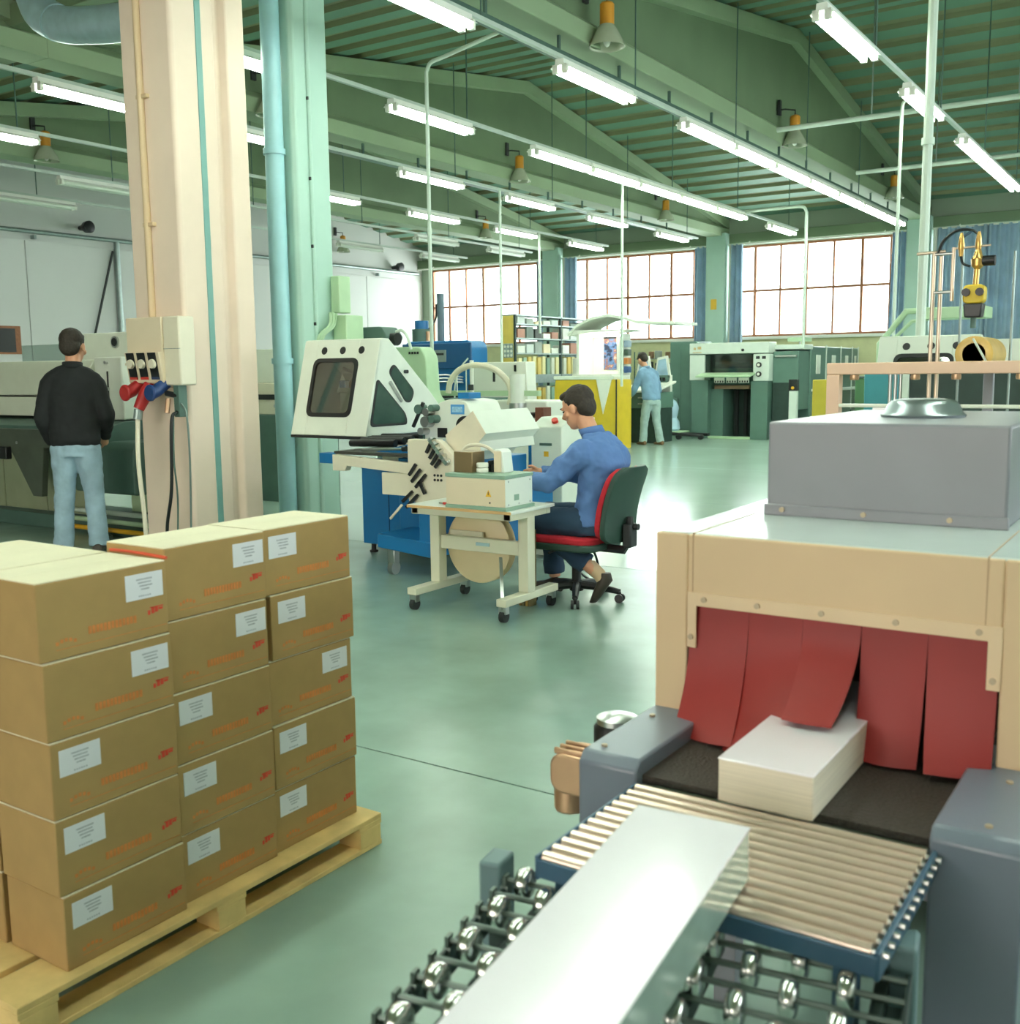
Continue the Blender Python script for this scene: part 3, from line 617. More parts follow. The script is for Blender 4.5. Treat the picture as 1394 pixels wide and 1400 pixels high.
LM = Matrix.Translation((-0.604, 1.40, 0.7035)) @ Matrix.Rotation(R(4.4), 4, 'Z') @ Matrix.Rotation(R(3.0), 4, 'X')
M_film = mat('film_side', (150,172,162), 0.2, var=0.08, scale=14, coat=0.4)
mb = MB(); mb.M = LM; mb.box(-0.0865, 0.0865, -0.86, 0.0, 0.0, 0.081); mb.build('paper_block', M_film, lp, 0.004)
mb = MB(); mb.M = LM; mb.box(-0.088, 0.088, -0.861, 0.001, 0.080, 0.084); mb.build('film_wrap', M_wrap, lp, 0.002)
# ================================================================ TROLLEY TABLE WITH BANDING MACHINE
tb = thing('trolley_table', 'cream steel trolley table on castors under the banding machine', 'table', (-3.67, 5.2, 0))
M_lam = mat('table_laminate', (226,230,220), 0.3, var=0.02); M_edge = mat('table_edge_beech', (206,166,112), 0.5, var=0.08)
M_leg = mat('trolley_cream', (216,214,190), 0.4, var=0.03)
MB().box(-4.05, -3.285, 4.955, 5.44, 0.636, 0.655).build('tabletop', M_lam, tb, 0.003)
box('edge_band', M_edge, tb, -4.05, -3.285, 4.951, 4.957, 0.637, 0.654, 0.001)
for x0 in (-4.045, -3.38):
    box('leg', M_leg, tb, x0, x0+0.07, 5.17, 5.25, 0.14, 0.6, 0.004)
    box('foot_bar', M_leg, tb, x0, x0+0.07, 4.93, 5.52, 0.095, 0.14, 0.004)
    for yy_ in (4.96, 5.49):
        c = MB(); c.cyl((x0+0.018, yy_, 0.036), (x0+0.05, yy_, 0.036), 0.036, n=16); cc = c.build('caster', M_dark, tb)
        MB().box(x0+0.008, x0+0.06, yy_-0.02, yy_+0.02, 0.05, 0.098).build('caster_fork', M_steel, cc, 0.002)
box('top_frame', M_leg, tb, -4.045, -3.31, 4.99, 5.04, 0.595, 0.636); box('top_frame', M_leg, tb, -4.045, -3.31, 5.38, 5.43, 0.595, 0.636)
for x0 in (-4.043, -3.362): box('top_frame', M_leg, tb, x0, x0+0.05, 4.99, 5.43, 0.594, 0.636)
box('cross_bar', M_leg, tb, -3.975, -3.38, 5.19, 5.24, 0.355, 0.44)
box('cross_bar_label', mat('tape_blue', (160,190,196), 0.5), tb, -3.7, -3.6, 5.184, 5.19, 0.395, 0.415, 0)
MB().bar((-3.50, 5.16, 0.34), (-3.34, 4.94, 0.08), 0.02, 0.012).build('brake_lever', M_steel, tb)
# tape reel hanging under the table
rl = thing('tape_reel', 'large pale disc of a tape reel hanging under the trolley table', 'reel', (-3.58, 5.28, 0.38))
M_disc = mat('reel_disc', (222,204,164), 0.45, var=0.03)
MB().lathe((-3.76, 5.29, 0.375), [(0.03, 0.0), (0.235, 0.0), (0.24, 0.004), (0.235, 0.008), (0.03, 0.008)], 48, 'y').build('disc', M_disc, rl, angle=50)
MB().lathe((-3.76, 5.36, 0.375), [(0.03, 0.0), (0.235, 0.0), (0.24, 0.004), (0.235, 0.008), (0.03, 0.008)], 48, 'y').build('disc', M_disc, rl, angle=50)
cyl('hub', M_steel, rl, (-3.76, 5.26, 0.375), (-3.76, 5.39, 0.375), 0.035)
cyl('tape_roll', mat('kraft_tape', (170,140,96), 0.6), rl, (-3.76, 5.30, 0.375), (-3.76, 5.358, 0.375), 0.14, n=32)
MB().bar((-3.95, 5.262, 0.45), (-3.70, 5.262, 0.45), 0.012, 0.035).build('bracket', M_leg, rl)
box('bracket_plate', M_leg, rl, -3.965, -3.90, 5.245, 5.275, 0.37, 0.43)
M_brk = mat('bracket_grey', (120,136,130), 0.4, 0.4)
box('clamp', M_brk, rl, -3.76, -3.68, 5.245, 5.262, 0.395, 0.43)
# boards leaning behind
lbds = [(-3.43, 0.50, (150,120,70)), (-3.405, 0.52, (104,100,66)), (-3.38, 0.50, (186,156,80)), (-3.36, 0.48, (120,108,70))]
for k, (x, hgt, c) in enumerate(lbds):
    tag(MB().box(x-0.09, x-0.074, 5.385, 5.46, 0.0, hgt).build('packing_strip', mat('slat_%d' % k, c, 0.7, var=0.12), None, 0.002), ['ochre', 'olive brown', 'straw coloured', 'dark khaki'][k]+' upright packing strip under the right end of the trolley table', 'strip', 'packing strips under the trolley table')
# banding machine
bm_ = thing('banding_machine', 'cream banding machine with an arch and warning triangle on the trolley table', 'machine', (-3.53, 5.1, 0.655))
M_bfront = mat('bander_beige', (222,206,178), 0.45, var=0.02); M_bside = mat('bander_white', (226,232,222), 0.4, var=0.02); M_bgreen = mat('bander_greygreen', (136,166,146), 0.4, var=0.04)  # beige front and white sides put warm and cool light into colour
box('base_plate', M_bgreen, bm_, -3.755, -3.315, 4.953, 5.26, 0.655, 0.676, 0.003)
b_ = MB().box(-3.75, -3.325, 4.96, 5.25, 0.676, 0.84).build('housing', M_bside, bm_, 0.004)
box('front_panel', M_bfront, bm_, -3.748, -3.327, 4.9565, 4.9605, 0.678, 0.838, 0.001)  # thin sheet, its beige carries the warm light on this side
box('top_plate', M_bgreen, bm_, -3.755, -3.322, 4.955, 5.255, 0.84, 0.862, 0.003)
M_warn = mat('warning_yellow', (226,172,40), 0.5)
wt = MB().prism([(-3.462, 0.735), (-3.422, 0.735), (-3.442, 0.775)], 'y', 4.9545, 4.957).build('warning_triangle', M_warn, bm_); MB().prism([(-3.4445, 0.745), (-3.4395, 0.745), (-3.4395, 0.764), (-3.4445, 0.764)], 'y', 4.9535, 4.955).build('warning_mark', M_black, wt)
cyl('screw', M_black, bm_, (-3.432, 4.953, 0.700), (-3.432, 4.957, 0.700), 0.005, n=8)
for yy_, zz in ((4.99, 0.825), (5.22, 0.82), (4.99, 0.69), (5.1, 0.69), (5.22, 0.69)): cyl('screw', M_steel, bm_, (-3.326, yy_, zz), (-3.322, yy_, zz), 0.005, n=8)
box('rating_plate', M_bgreen, bm_, -3.3255, -3.323, 5.05, 5.10, 0.71, 0.745, 0)
pf = MB().prism([(-3.50, 0.862), (-3.425, 0.862), (-3.44, 0.985), (-3.46, 1.0), (-3.495, 1.0)], 'y', 5.10, 5.20).build('arch_column', M_bside, bm_, 0.004)
box('column_warm_face', M_bfront, pf, -3.498, -3.445, 5.097, 5.101, 0.866, 0.99)  # warm light on the column front, put into a beige sheet
tube('arch', M_cream, bm_, arc([(-3.84, 5.22, 0.86), (-3.83, 5.22, 0.95), (-3.77, 5.22, 1.005), (-3.65, 5.21, 1.01), (-3.55, 5.18, 0.975), (-3.49, 5.15, 0.945)], 6), 0.011, 8)
bs = MB(); [bs.box(-3.60+0.022*k, -3.588+0.022*k, 5.12, 5.2, 0.862, 0.905+0.012*(k % 3)) for k in range(4)]; bs.build('guide_fingers', M_dark, bm_)
cb_ = tag(MB().box(-3.735, -3.60, 5.02, 5.15, 0.862, 0.985).build('metal_block', mat('bronze_block', (136,116,84), 0.35, 0.5, var=0.1), None, 0.004), 'small bronze-grey metal guard box on top of the banding machine', 'box')
wr_ = thing('tape_roll', 'small white roll of tape on top of the banding machine', 'tape', (-3.57, 5.06, 0.862))
for k in range(2): MB().lathe((-3.555, 5.06, 0.862), [(0.018, 0.003+0.03*k), (0.034, 0.003+0.03*k), (0.036, 0.008+0.03*k), (0.036, 0.024+0.03*k), (0.034, 0.029+0.03*k), (0.018, 0.029+0.03*k)], 20).build('tape', M_white, wr_)
pl_ = thing('red_pliers', 'small red-handled pliers lying on the trolley table', 'tool', (-3.8, 5.05, 0.655))
tube('handle', mat('pliers_red', (190,40,30), 0.4), pl_, [(-3.76, 5.02, 0.664), (-3.80, 5.03, 0.664), (-3.84, 5.05, 0.664)], 0.008, 6); tube('handle', MATS['pliers_red'], pl_, [(-3.77, 5.06, 0.664), (-3.81, 5.055, 0.664), (-3.84, 5.05, 0.664)], 0.008, 6); tube('jaw', M_steel, pl_, [(-3.84, 5.05, 0.663), (-3.88, 5.06, 0.663)], 0.006, 6)
# ================================================================ OFFICE CHAIR
CX, CY = -3.30, 5.73
ch = thing('office_chair', 'red and dark green swivel office chair under the seated man', 'chair', (CX, CY, 0))
M_cred = mat('chair_red', (176,26,42), 0.85, var=0.1, scale=40); M_cgrn = mat('chair_shell_green', (38,66,56), 0.55, var=0.1); M_cblk = mat('chair_black', (30,32,34), 0.5)
seatp = rrect(CX-0.27, CX+0.23, CY-0.23, CY+0.23, 0.1)
MB().prism(seatp, 'z', 0.385, 0.435).build('seat', M_cred, ch, 0.015)
MB().prism(rrect(CX-0.275, CX+0.235, CY-0.235, CY+0.235, 0.1), 'z', 0.345, 0.392).build('seat_shell', M_cgrn, ch, 0.012)
def slab(x_off, th, zlo, zhi, hw, r):
    F = []; n = 14
    for i in range(n+1):
        v = i/n; z = zlo+(zhi-zlo)*v
        ed = min(v*(zhi-zlo), (1-v)*(zhi-zlo)); ww = hw-(r-math.sqrt(max(0, r*r-(r-min(ed, r))**2)))
        x = CX+0.30+0.11*v-0.03*math.sin(v*math.pi)+x_off
        F.append([(x+0.03*(abs(t)**2)*-1, CY+ww*t, z) for t in [k/5-1 for k in range(11)]]+[(x+th+0.03*(abs(t)**2)*-1, CY+ww*t, z) for t in [1-k/5 for k in range(11)]])
    return MB().loft(F)
slab(-0.03, 0.035, 0.42, 0.865, 0.21, 0.09).build('backrest', M_cred, ch, 0.004, angle=50)
slab(0.008, 0.035, 0.40, 0.875, 0.215, 0.09).build('backrest_shell', M_cgrn, ch, 0.006, angle=50)
bk = MB(); bk.tube([(CX+0.1, CY, 0.35), (CX+0.34, CY, 0.35), (CX+0.38, CY, 0.42), (CX+0.38, CY, 0.56)], [0.025, 0.028, 0.028, 0.022], 8); bk.build('back_bracket', M_cblk, ch)
box('bracket_cover', M_cblk, ch, CX+0.35, CX+0.41, CY-0.05, CY+0.05, 0.37, 0.52, 0.012)
cyl('knob', M_cblk, ch, (CX+0.40, CY, 0.50), (CX+0.44, CY, 0.50), 0.02)
cyl('gas_column', M_cblk, ch, (CX, CY, 0.1), (CX, CY, 0.27), 0.03); cyl('gas_column', M_steel, ch, (CX, CY, 0.27), (CX, CY, 0.35), 0.018)
cyl('hub', M_cblk, ch, (CX, CY, 0.06), (CX, CY, 0.12), 0.045)
for k in range(5):
    a = R(-62+72*k); dx, dy = math.cos(a), math.sin(a)
    l_ = MB(); l_.tube([(CX, CY, 0.10), (CX+dx*0.15, CY+dy*0.15, 0.09), (CX+dx*0.29, CY+dy*0.29, 0.068)], [0.028, 0.024, 0.018], 8); lg = l_.build('star_leg', M_cblk, ch)
    c_ = MB(); ex, ey = CX+dx*0.29, CY+dy*0.29
    for q in (-1, 1): c_.cyl((ex-dy*0.008*q, ey+dx*0.008*q, 0.028), (ex-dy*0.026*q, ey+dx*0.026*q, 0.028), 0.028, n=14)
    c_.cyl((ex, ey, 0.03), (ex, ey, 0.07), 0.008); c_.build('caster', M_black, lg)
tube('lever', M_cblk, ch, [(CX-0.05, CY-0.1, 0.345), (CX-0.05, CY-0.26, 0.335)], 0.007, 6)
# ================================================================ PEOPLE
M_skin = mat('skin', (206,150,118), 0.5, var=0.04); M_hairk = mat('hair_dark', (44,36,28), 0.7, var=0.3, scale=60, bump=0.5)
M_shirt = mat('shirt_blue', (84,118,172), 0.8, var=0.08, scale=5); M_trou = mat('trousers_navy', (38,62,86), 0.85, var=0.1, scale=8)
M_shoe = mat('shoe_brown', (56,48,40), 0.5); M_sock = mat('sock_beige', (196,170,136), 0.8)
M_jkt = mat('jacket_black', (20,24,26), 0.8, var=0.15, scale=6); M_jean = mat('jeans_light', (150,176,190), 0.85, var=0.16, scale=7)
M_swt = mat('sweater_blue', (116,150,178), 0.85, var=0.1, scale=6); M_trg = mat('trousers_pale', (158,180,178), 0.85, var=0.12, scale=8)
def remesh(name, mb, m, parent, voxel, smooth=4, folds=0.0, fscale=0.12):
    o = mb.build(name, m, None); 
    r_ = o.modifiers.new('r', 'REMESH'); r_.mode = 'VOXEL'; r_.voxel_size = voxel
    s_ = o.modifiers.new('s', 'SMOOTH'); s_.factor = 0.5; s_.iterations = smooth
    if folds:
        tx = bpy.data.textures.get('folds%.2f' % fscale) or bpy.data.textures.new('folds%.2f' % fscale, 'CLOUDS'); tx.noise_scale = fscale; tx.noise_depth = 2
        d_ = o.modifiers.new('d', 'DISPLACE'); d_.texture = tx; d_.strength = folds; d_.mid_level = 0.5
    dg = bpy.context.evaluated_depsgraph_get(); me = bpy.data.meshes.new_from_object(o.evaluated_get(dg))
    o.modifiers.clear(); old = o.data; o.data = me; bpy.data.meshes.remove(old); me.name = name
    off = OFF.get(parent.name, Vector())
    for v in me.vertices: v.co -= off
    me.shade_smooth(); o.parent = parent; OFF[o.name] = off; return o
def rings(mb, secs, n=20):
    """secs: (centre, half-width across, half-depth, forward tilt vector across/forward)"""
    mb.loft([[Vector(c)+u*math.cos(a)*rx+v*math.sin(a)*ry for a in [k*2*math.pi/n for k in range(n)]] for c, rx, ry, u, v in secs])
def hand(mb, wrist, fwd, side, up, s=1.0, curl=0.5):
    """palm and five bent fingers; fwd along the fingers, side towards the thumb"""
    W_ = Vector(wrist); f_ = Vector(fwd).normalized(); s_ = Vector(side).normalized(); u_ = Vector(up).normalized()
    mb.tube([W_, W_+f_*0.03*s, W_+f_*0.085*s], [0.024*s, 0.03*s, 0.034*s], 10)
    for k, (o_, ln) in enumerate(((0.03, 0.068), (0.01, 0.078), (-0.01, 0.072), (-0.028, 0.056))):
        b0 = W_+f_*0.085*s+s_*o_*s; d1 = f_*math.cos(curl*0.5)-u_*math.sin(curl*0.5); d2 = f_*math.cos(curl*1.4)-u_*math.sin(curl*1.4)
        mb.tube([b0, b0+d1*ln*0.5*s, b0+d1*ln*0.5*s+d2*ln*0.5*s], [0.0095*s, 0.009*s, 0.0075*s], 8)
    b0 = W_+f_*0.025*s+s_*0.028*s; mb.tube([b0, b0+(f_*0.6+s_*0.7).normalized()*0.04*s, b0+(f_*0.6+s_*0.7).normalized()*0.04*s+f_*0.028*s], [0.012*s, 0.011*s, 0.008*s], 8)
def head(mb, hb, c, fwd, up, s=1.0):
    """skull, jaw, nose, ears into mb; hair cap into hb. c = head centre"""
    f_ = Vector(fwd).normalized(); u_ = Vector(up); u_ = (u_-f_*u_.dot(f_)).normalized(); l_ = u_.cross(f_); C_ = Vector(c)
    RM = Matrix((l_, f_, u_)).transposed()
    E_ = lambda m_, o, r: m_.ell(C_+RM @ (Vector(o)*s), [q*s for q in r], 16, 11, RM)
    E_(mb, (0, -0.005, 0.03), (0.074, 0.094, 0.088)); E_(mb, (0, 0.03, -0.03), (0.058, 0.062, 0.085)); E_(mb, (0, 0.058, -0.088), (0.032, 0.03, 0.024))
    mb.tube([C_+RM @ Vector((0, 0.086, 0.012))*s, C_+RM @ Vector((0, 0.113, -0.024))*s, C_+RM @ Vector((0, 0.090, -0.038))*s], [0.010*s, 0.015*s, 0.013*s], 8)
    E_(mb, (0, 0.084, 0.022), (0.05, 0.016, 0.012)); E_(mb, (0, 0.082, -0.06), (0.026, 0.016, 0.022))
    for q in (-1, 1): E_(mb, (q*0.077, -0.004, -0.008), (0.010, 0.02, 0.032)); E_(mb, (q*0.045, 0.06, -0.02), (0.024, 0.024, 0.022))
    hb.ell(C_+RM @ (Vector((0, -0.022, 0.047))*s), [0.083*s, 0.094*s, 0.085*s], 18, 13, RM)
    hb.ell(C_+RM @ (Vector((0, -0.052, -0.004))*s), [0.073*s, 0.058*s, 0.075*s], 18, 13, RM)
    hb.ell(C_+RM @ (Vector((0, 0.045, 0.088))*s), [0.06*s, 0.045*s, 0.028*s], 14, 9, RM)
    return RM
def eyes(parent, c, RM, s=1.0):
    for q in (-1, 1):
        MB().ell(Vector(c)+RM @ (Vector((q*0.032, 0.081, 0.004))*s), [0.012*s, 0.008*s, 0.006*s], 10, 7, RM).build('eye', M_black, parent)
        MB().ell(Vector(c)+RM @ (Vector((q*0.033, 0.088, 0.026))*s), [0.019*s, 0.007*s, 0.005*s], 10, 7, RM).build('eyebrow', M_hairk, parent)
X_, Y_, Z_ = Vector((1,0,0)), Vector((0,1,0)), Vector((0,0,1))
# ---- the seated man, facing -x
mn = thing('person', 'man in a blue shirt seated on the office chair, bent over the banding machine', 'person', (CX, CY, 0.435))
bd = MB(); hr = MB(); yc = CY
HC = Vector((-3.285, yc+0.0, 1.225))
RMh = head(bd, hr, HC, (-0.93, 0.0, -0.36), (-0.3, 0, 1), 1.08)
bd.tube([(-3.17, yc, 1.0), (-3.20, yc, 1.08), (-3.255, yc, 1.18)], [0.075, 0.058, 0.058], 12)
rings(bd, [((-3.14, yc, 0.47), 0.16, 0.11, Y_, X_), ((-3.13, yc, 0.62), 0.145, 0.095, Y_, X_), ((-3.11, yc, 0.85), 0.16, 0.10, Y_, X_), ((-3.14, yc, 0.99), 0.14, 0.08, Y_, X_)])
ARM = {-1: [(-3.15, yc-0.185, 0.965), (-3.36, yc-0.235, 0.77), (-3.60, yc-0.17, 0.775)], 1: [(-3.16, yc+0.185, 0.965), (-3.40, yc+0.22, 0.79), (-3.62, yc+0.1, 0.80)]}
LEG = {-1: [(-3.16, yc-0.10, 0.515), (-3.56, yc-0.125, 0.515), (-3.10, yc-0.06, 0.19)], 1: [(-3.16, yc+0.10, 0.515), (-3.58, yc+0.13, 0.525), (-3.54, yc+0.13, 0.10)]}
for q in (-1, 1):
    a, b, c = ARM[q]; bd.tube([a, b, c], [0.05, 0.042, 0.026], 10); hand(bd, c, (-1, 0.25*(-q), -0.1), (0, -q*0.6, 0.8), (0, -q*0.8, 0.6), 1.0, 0.7)
    a, b, c = LEG[q]; bd.tube([a, b], [0.085, 0.058], 12); bd.tube([b, c], [0.058, 0.038], 12)
remesh('body', bd, M_skin, mn, 0.006, 5)
hr_o = remesh('hair', hr, M_hairk, mn, 0.006, 3, 0.006, 0.03); eyes(mn, HC, RMh, 1.08)
sh = MB()
rings(sh, [((-3.15, yc, 0.50), 0.19, 0.135, Y_, X_), ((-3.14, yc, 0.60), 0.18, 0.13, Y_, X_), ((-3.115, yc, 0.75), 0.185, 0.135, Y_, X_), ((-3.09, yc, 0.88), 0.205, 0.14, Y_, X_), ((-3.10, yc, 0.97), 0.205, 0.125, Y_, X_), ((-3.13, yc, 1.035), 0.15, 0.095, Y_, X_), ((-3.165, yc, 1.075), 0.085, 0.075, Y_, X_)], 24)
for q in (-1, 1):
    a, b, c = ARM[q]; sh.tube([a, Vector(a).lerp(Vector(b), 0.5), b], [0.085, 0.075, 0.066], 12); sh.tube([b, Vector(b).lerp(Vector(c), 0.6), c], [0.066, 0.058, 0.042], 12); sh.ell(b, (0.068, 0.068, 0.068), 12, 9); sh.ell(Vector(a)+Vector((0.0, 0, -0.005)), (0.09, 0.08, 0.088), 12, 9)
shirt = remesh('shirt', sh, M_shirt, mn, 0.009, 4, 0.034, 0.085)
co = MB(); co.loft([[Vector((-3.175+0.0*h_, yc, 1.06))+X_*(0.076*math.cos(a)-h_*0.55)+Y_*0.07*math.sin(a)+Z_*(h_+0.018*math.cos(a)) for a in [k*2*math.pi/18 for k in range(18)]] for h_ in (0.0, 0.045)], cap=False); co_o = co.build('collar', M_shirt, shirt, 0, 60)
sd = co_o.modifiers.new('t', 'SOLIDIFY'); sd.thickness = 0.008
box('belt', mat('belt_brown', (96,60,40), 0.5), mn, -3.10, -3.015, yc-0.11, yc+0.11, 0.535, 0.565, 0.01)
tr = MB()
rings(tr, [((-3.15, yc, 0.445), 0.185, 0.135, Y_, X_), ((-3.14, yc, 0.54), 0.178, 0.13, Y_, X_)], 20)
for q in (-1, 1):
    a, b, c = LEG[q]; tr.tube([a, Vector(a).lerp(Vector(b), 0.5), b], [0.105, 0.092, 0.078], 14); tr.ell(b, (0.08, 0.078, 0.078), 12, 9)
    e = Vector(b).lerp(Vector(c), 0.82 if q < 0 else 0.94); tr.tube([b, Vector(b).lerp(e, 0.5), e], [0.075, 0.068, 0.072], 12)
remesh('trousers', tr, M_trou, mn, 0.011, 4, 0.018, 0.1)
for q in (-1, 1):
    c = Vector(LEG[q][2])
    if q < 0:
        MB().tube([c+Vector((-0.07, 0, 0.05)), c, c+Vector((0.02, 0, -0.03))], [0.045, 0.042, 0.04], 12).build('sock', M_sock, mn)
        so = MB(); rings(so, [(c+Vector((0.045, 0, 0.015)), 0.03, 0.032, Y_, X_), (c+Vector((0.04, 0, -0.03)), 0.042, 0.05, Y_, X_), (c+Vector((0.01, 0, -0.085)), 0.045, 0.04, Y_, X_), (c+Vector((-0.02, 0, -0.14)), 0.043, 0.03, Y_, X_), (c+Vector((-0.045, 0, -0.18)), 0.03, 0.022, Y_, X_)], 14); so.build('shoe', M_shoe, mn, 0, 60)
    else:
        so = MB(); rings(so, [(c+Vector((0.05, 0, -0.055)), 0.035, 0.04, Y_, Z_), (c+Vector((0.0, 0, -0.045)), 0.042, 0.05, Y_, Z_), (c+Vector((-0.08, 0, -0.065)), 0.045, 0.034, Y_, Z_), (c+Vector((-0.19, 0, -0.075)), 0.035, 0.024, Y_, Z_)], 14); so.build('shoe', M_shoe, mn, 0, 60)
# ================================================================ FOLDING MACHINE WITH WHITE HOOD
def sloped_hood(t, X0, X1, Y0, z0, side_windows=True):
    """white acoustic hood: leaning front with three portholes and a rounded window, slanting back"""
    th = R(-15.5); LM_ = Matrix.Translation((X0, Y0, z0)) @ Matrix.Rotation(th, 4, 'X'); W_ = X1-X0; H_ = 0.787
    wx0, wx1, wv0, wv1 = 0.155*W_/0.81, 0.60*W_/0.81, 0.17, 0.615
    mb = MB(); mb.M = LM_
    mb.box(0, wx0, 0, 0.025, 0, H_); mb.box(wx1, W_, 0, 0.025, 0, H_); mb.box(wx0, wx1, 0, 0.025, 0, wv0); mb.box(wx0, wx1, 0, 0.025, wv1, H_)
    mb.build('hood_front', M_pale, t, 0.004)
    side = [(Y0, z0), (Y0+0.21, z0+0.757), (Y0+0.235, z0+0.765), (Y0+0.31, z0+0.762), (Y0+0.80, z0+0.36), (Y0+1.02, z0+0.16), (Y0+1.02, z0)]
    for a, b in ((X0, X0+0.02), (X1-0.02, X1)): MB().prism(side, 'x', a, b).build('hood_side', M_pale, t, 0.006)
    rf = MB()
    for (p, q) in zip(side[1:-2], side[2:-1]): rf.prism([p, q, (q[0]-0.012, q[1]-0.02), (p[0]-0.0, p[1]-0.02)], 'x', X0+0.01, X1-0.01)
    rf.build('hood_roof', M_pale, t)
    box('hood_floor', M_dark, t, X0+0.02, X1-0.02, Y0+0.03, Y0+1.0, z0-0.015, z0+0.01)
    box('hood_lip', M_black, t, X0, X1, Y0-0.004, Y0+0.02, z0-0.025, z0-0.002)
    fr_ = MB(); fr_.M = LM_; outer = rrect(wx0-0.02, wx1+0.02, wv0-0.02, wv1+0.02, 0.06); inner = rrect(wx0+0.012, wx1-0.012, wv0+0.012, wv1-0.012, 0.045)
    n = len(outer); fr_.loft([[(x, -0.006, z) for x, z in outer], [(x, -0.010, z) for x, z in inner], [(x, 0.012, z) for x, z in inner], [(x, 0.012, z) for x, z in outer], [(x, -0.006, z) for x, z in outer]], cap=False)
    wf = fr_.build('window_gasket', M_black, t)
    pn = MB(); pn.M = LM_; pn.prism(inner, 'y', -0.003, 0.003); pn.build('window_pane', M_smoke, wf)
    for k in range(3):
        c_ = MB(); c_.M = LM_; c_.lathe((0.23*W_/0.81+0.2*k*W_/0.81, -0.004, 0.70), [(0.001, 0.0), (0.028, 0.0), (0.032, 0.004), (0.034, 0.008)], 20, 'y'); c_.build('porthole', M_black, t)
    if side_windows:
        for poly in ([(Y0+0.145, z0+0.43), (Y0+0.05, z0+0.07), (Y0+0.52, z0+0.07), (Y0+0.50, z0+0.16), (Y0+0.17, z0+0.44)], [(Y0+0.29, z0+0.50), (Y0+0.36, z0+0.57), (Y0+0.62, z0+0.34), (Y0+0.57, z0+0.25), (Y0+0.50, z0+0.25)]):
            g_ = MB().prism(round_poly(poly, 0.05), 'x', X1-0.001, X1+0.004).build('side_window_gasket', M_black, t)
            cx_ = sum(p[0] for p in poly)/len(poly); cz_ = sum(p[1] for p in poly)/len(poly)
            MB().prism(round_poly([(cx_+(p[0]-cx_)*0.88, cz_+(p[1]-cz_)*0.88) for p in poly], 0.045), 'x', X1+0.003, X1+0.006).build('side_window', mat('smoked_side_window', (54,78,70), 0.15, var=0.15, scale=9), g_)
        MB().bar((X1+0.01, Y0+0.30, z0+0.42), (X1+0.01, Y0+0.44, z0+0.26), 0.02, 0.02).build('hinge', M_steel, t)
        cyl('latch', M_black, t, (X1, Y0+0.5, z0+0.5), (X1+0.03, Y0+0.5, z0+0.5), 0.015)
fm = thing('folding_machine', 'blue and cream folding machine with a white sloping hood, left of the seated man', 'machine', (-5.3, 6.4, 0))
sloped_hood(fm, -6.26, -5.45, 6.18, 0.966)
# what shows through the front window
iw = MB(); iw.box(-6.0, -5.72, 6.5, 6.62, 1.14, 1.3); iw.prism([(-6.02, 1.3), (-5.86, 1.3), (-5.95, 1.46)], 'y', 6.48, 6.6); iw.build('feeder_head', M_pale, fm, 0.006)
box('feeder_block', M_blue, fm, -5.95, -5.88, 6.44, 6.5, 1.34, 1.40); cyl('suction_drum', M_alu, fm, (-5.86, 6.52, 1.36), (-5.5, 6.52, 1.40), 0.06)
box('feeder_back', mat('feeder_brown', (130,106,84), 0.6), fm, -6.2, -5.5, 6.78, 6.8, 0.98, 1.35); tube('feeder_arm', M_steel, fm, [(-5.95, 6.5, 1.5), (-5.8, 6.5, 1.44), (-5.7, 6.5, 1.22)], 0.015, 8)
# blue base
box('base_cabinet', M_blue, fm, -5.70, -5.08, 6.40, 7.05, 0.075, 0.76, 0.008)
box('base_body', M_blue, fm, -5.08, -4.42, 6.12, 6.9, 0.26, 0.82, 0.008)
box('base_panel_seam', mat('blue_seam', (10,60,100), 0.5), fm, -5.42, -5.413, 6.396, 6.402, 0.08, 0.75, 0)
MB().prism([(-4.96, 0.20), (-4.45, 0.16), (-4.45, 0.27), (-4.96, 0.30)], 'y', 5.72, 6.3).build('base_beam', M_blue, fm, 0.006)
box('base_post', M_blue, fm, -4.58, -4.45, 5.73, 5.86, 0.2, 0.60, 0.006)
for x, yy_ in ((-5.64, 6.46), (-5.64, 6.98), (-5.0, 6.8)):
    cyl('levelling_foot', M_dark, fm, (x, yy_, 0.0), (x, yy_, 0.08), 0.02); cyl('foot_pad', M_dark, fm, (x, yy_, 0.0), (x, yy_, 0.015), 0.035)
for x, yy_ in ((-4.86, 5.78), (-4.6, 6.25)):
    c_ = MB(); c_.cyl((x-0.02, yy_, 0.05), (x+0.02, yy_, 0.05), 0.05, n=18); k_ = c_.build('caster', M_steel, fm); MB().box(x-0.03, x+0.03, yy_-0.03, yy_+0.03, 0.085, 0.19).build('caster_fork', M_steel, k_, 0.004)
np_ = box('name_plate', M_pale, fm, -4.55, -4.46, 5.724, 5.73, 0.50, 0.565, 0.001)
lt = MB()
for k in range(2):
    x = -4.538+0.036*k; lt.box(x, x+0.006, 5.722, 5.725, 0.51, 0.555); lt.box(x, x+0.026, 5.722, 5.725, 0.51, 0.517); lt.box(x+0.02, x+0.026, 5.722, 5.725, 0.51, 0.555)
    if k == 0: lt.box(x, x+0.026, 5.722, 5.725, 0.548, 0.555)
lt.build('plate_lettering', M_black, np_)
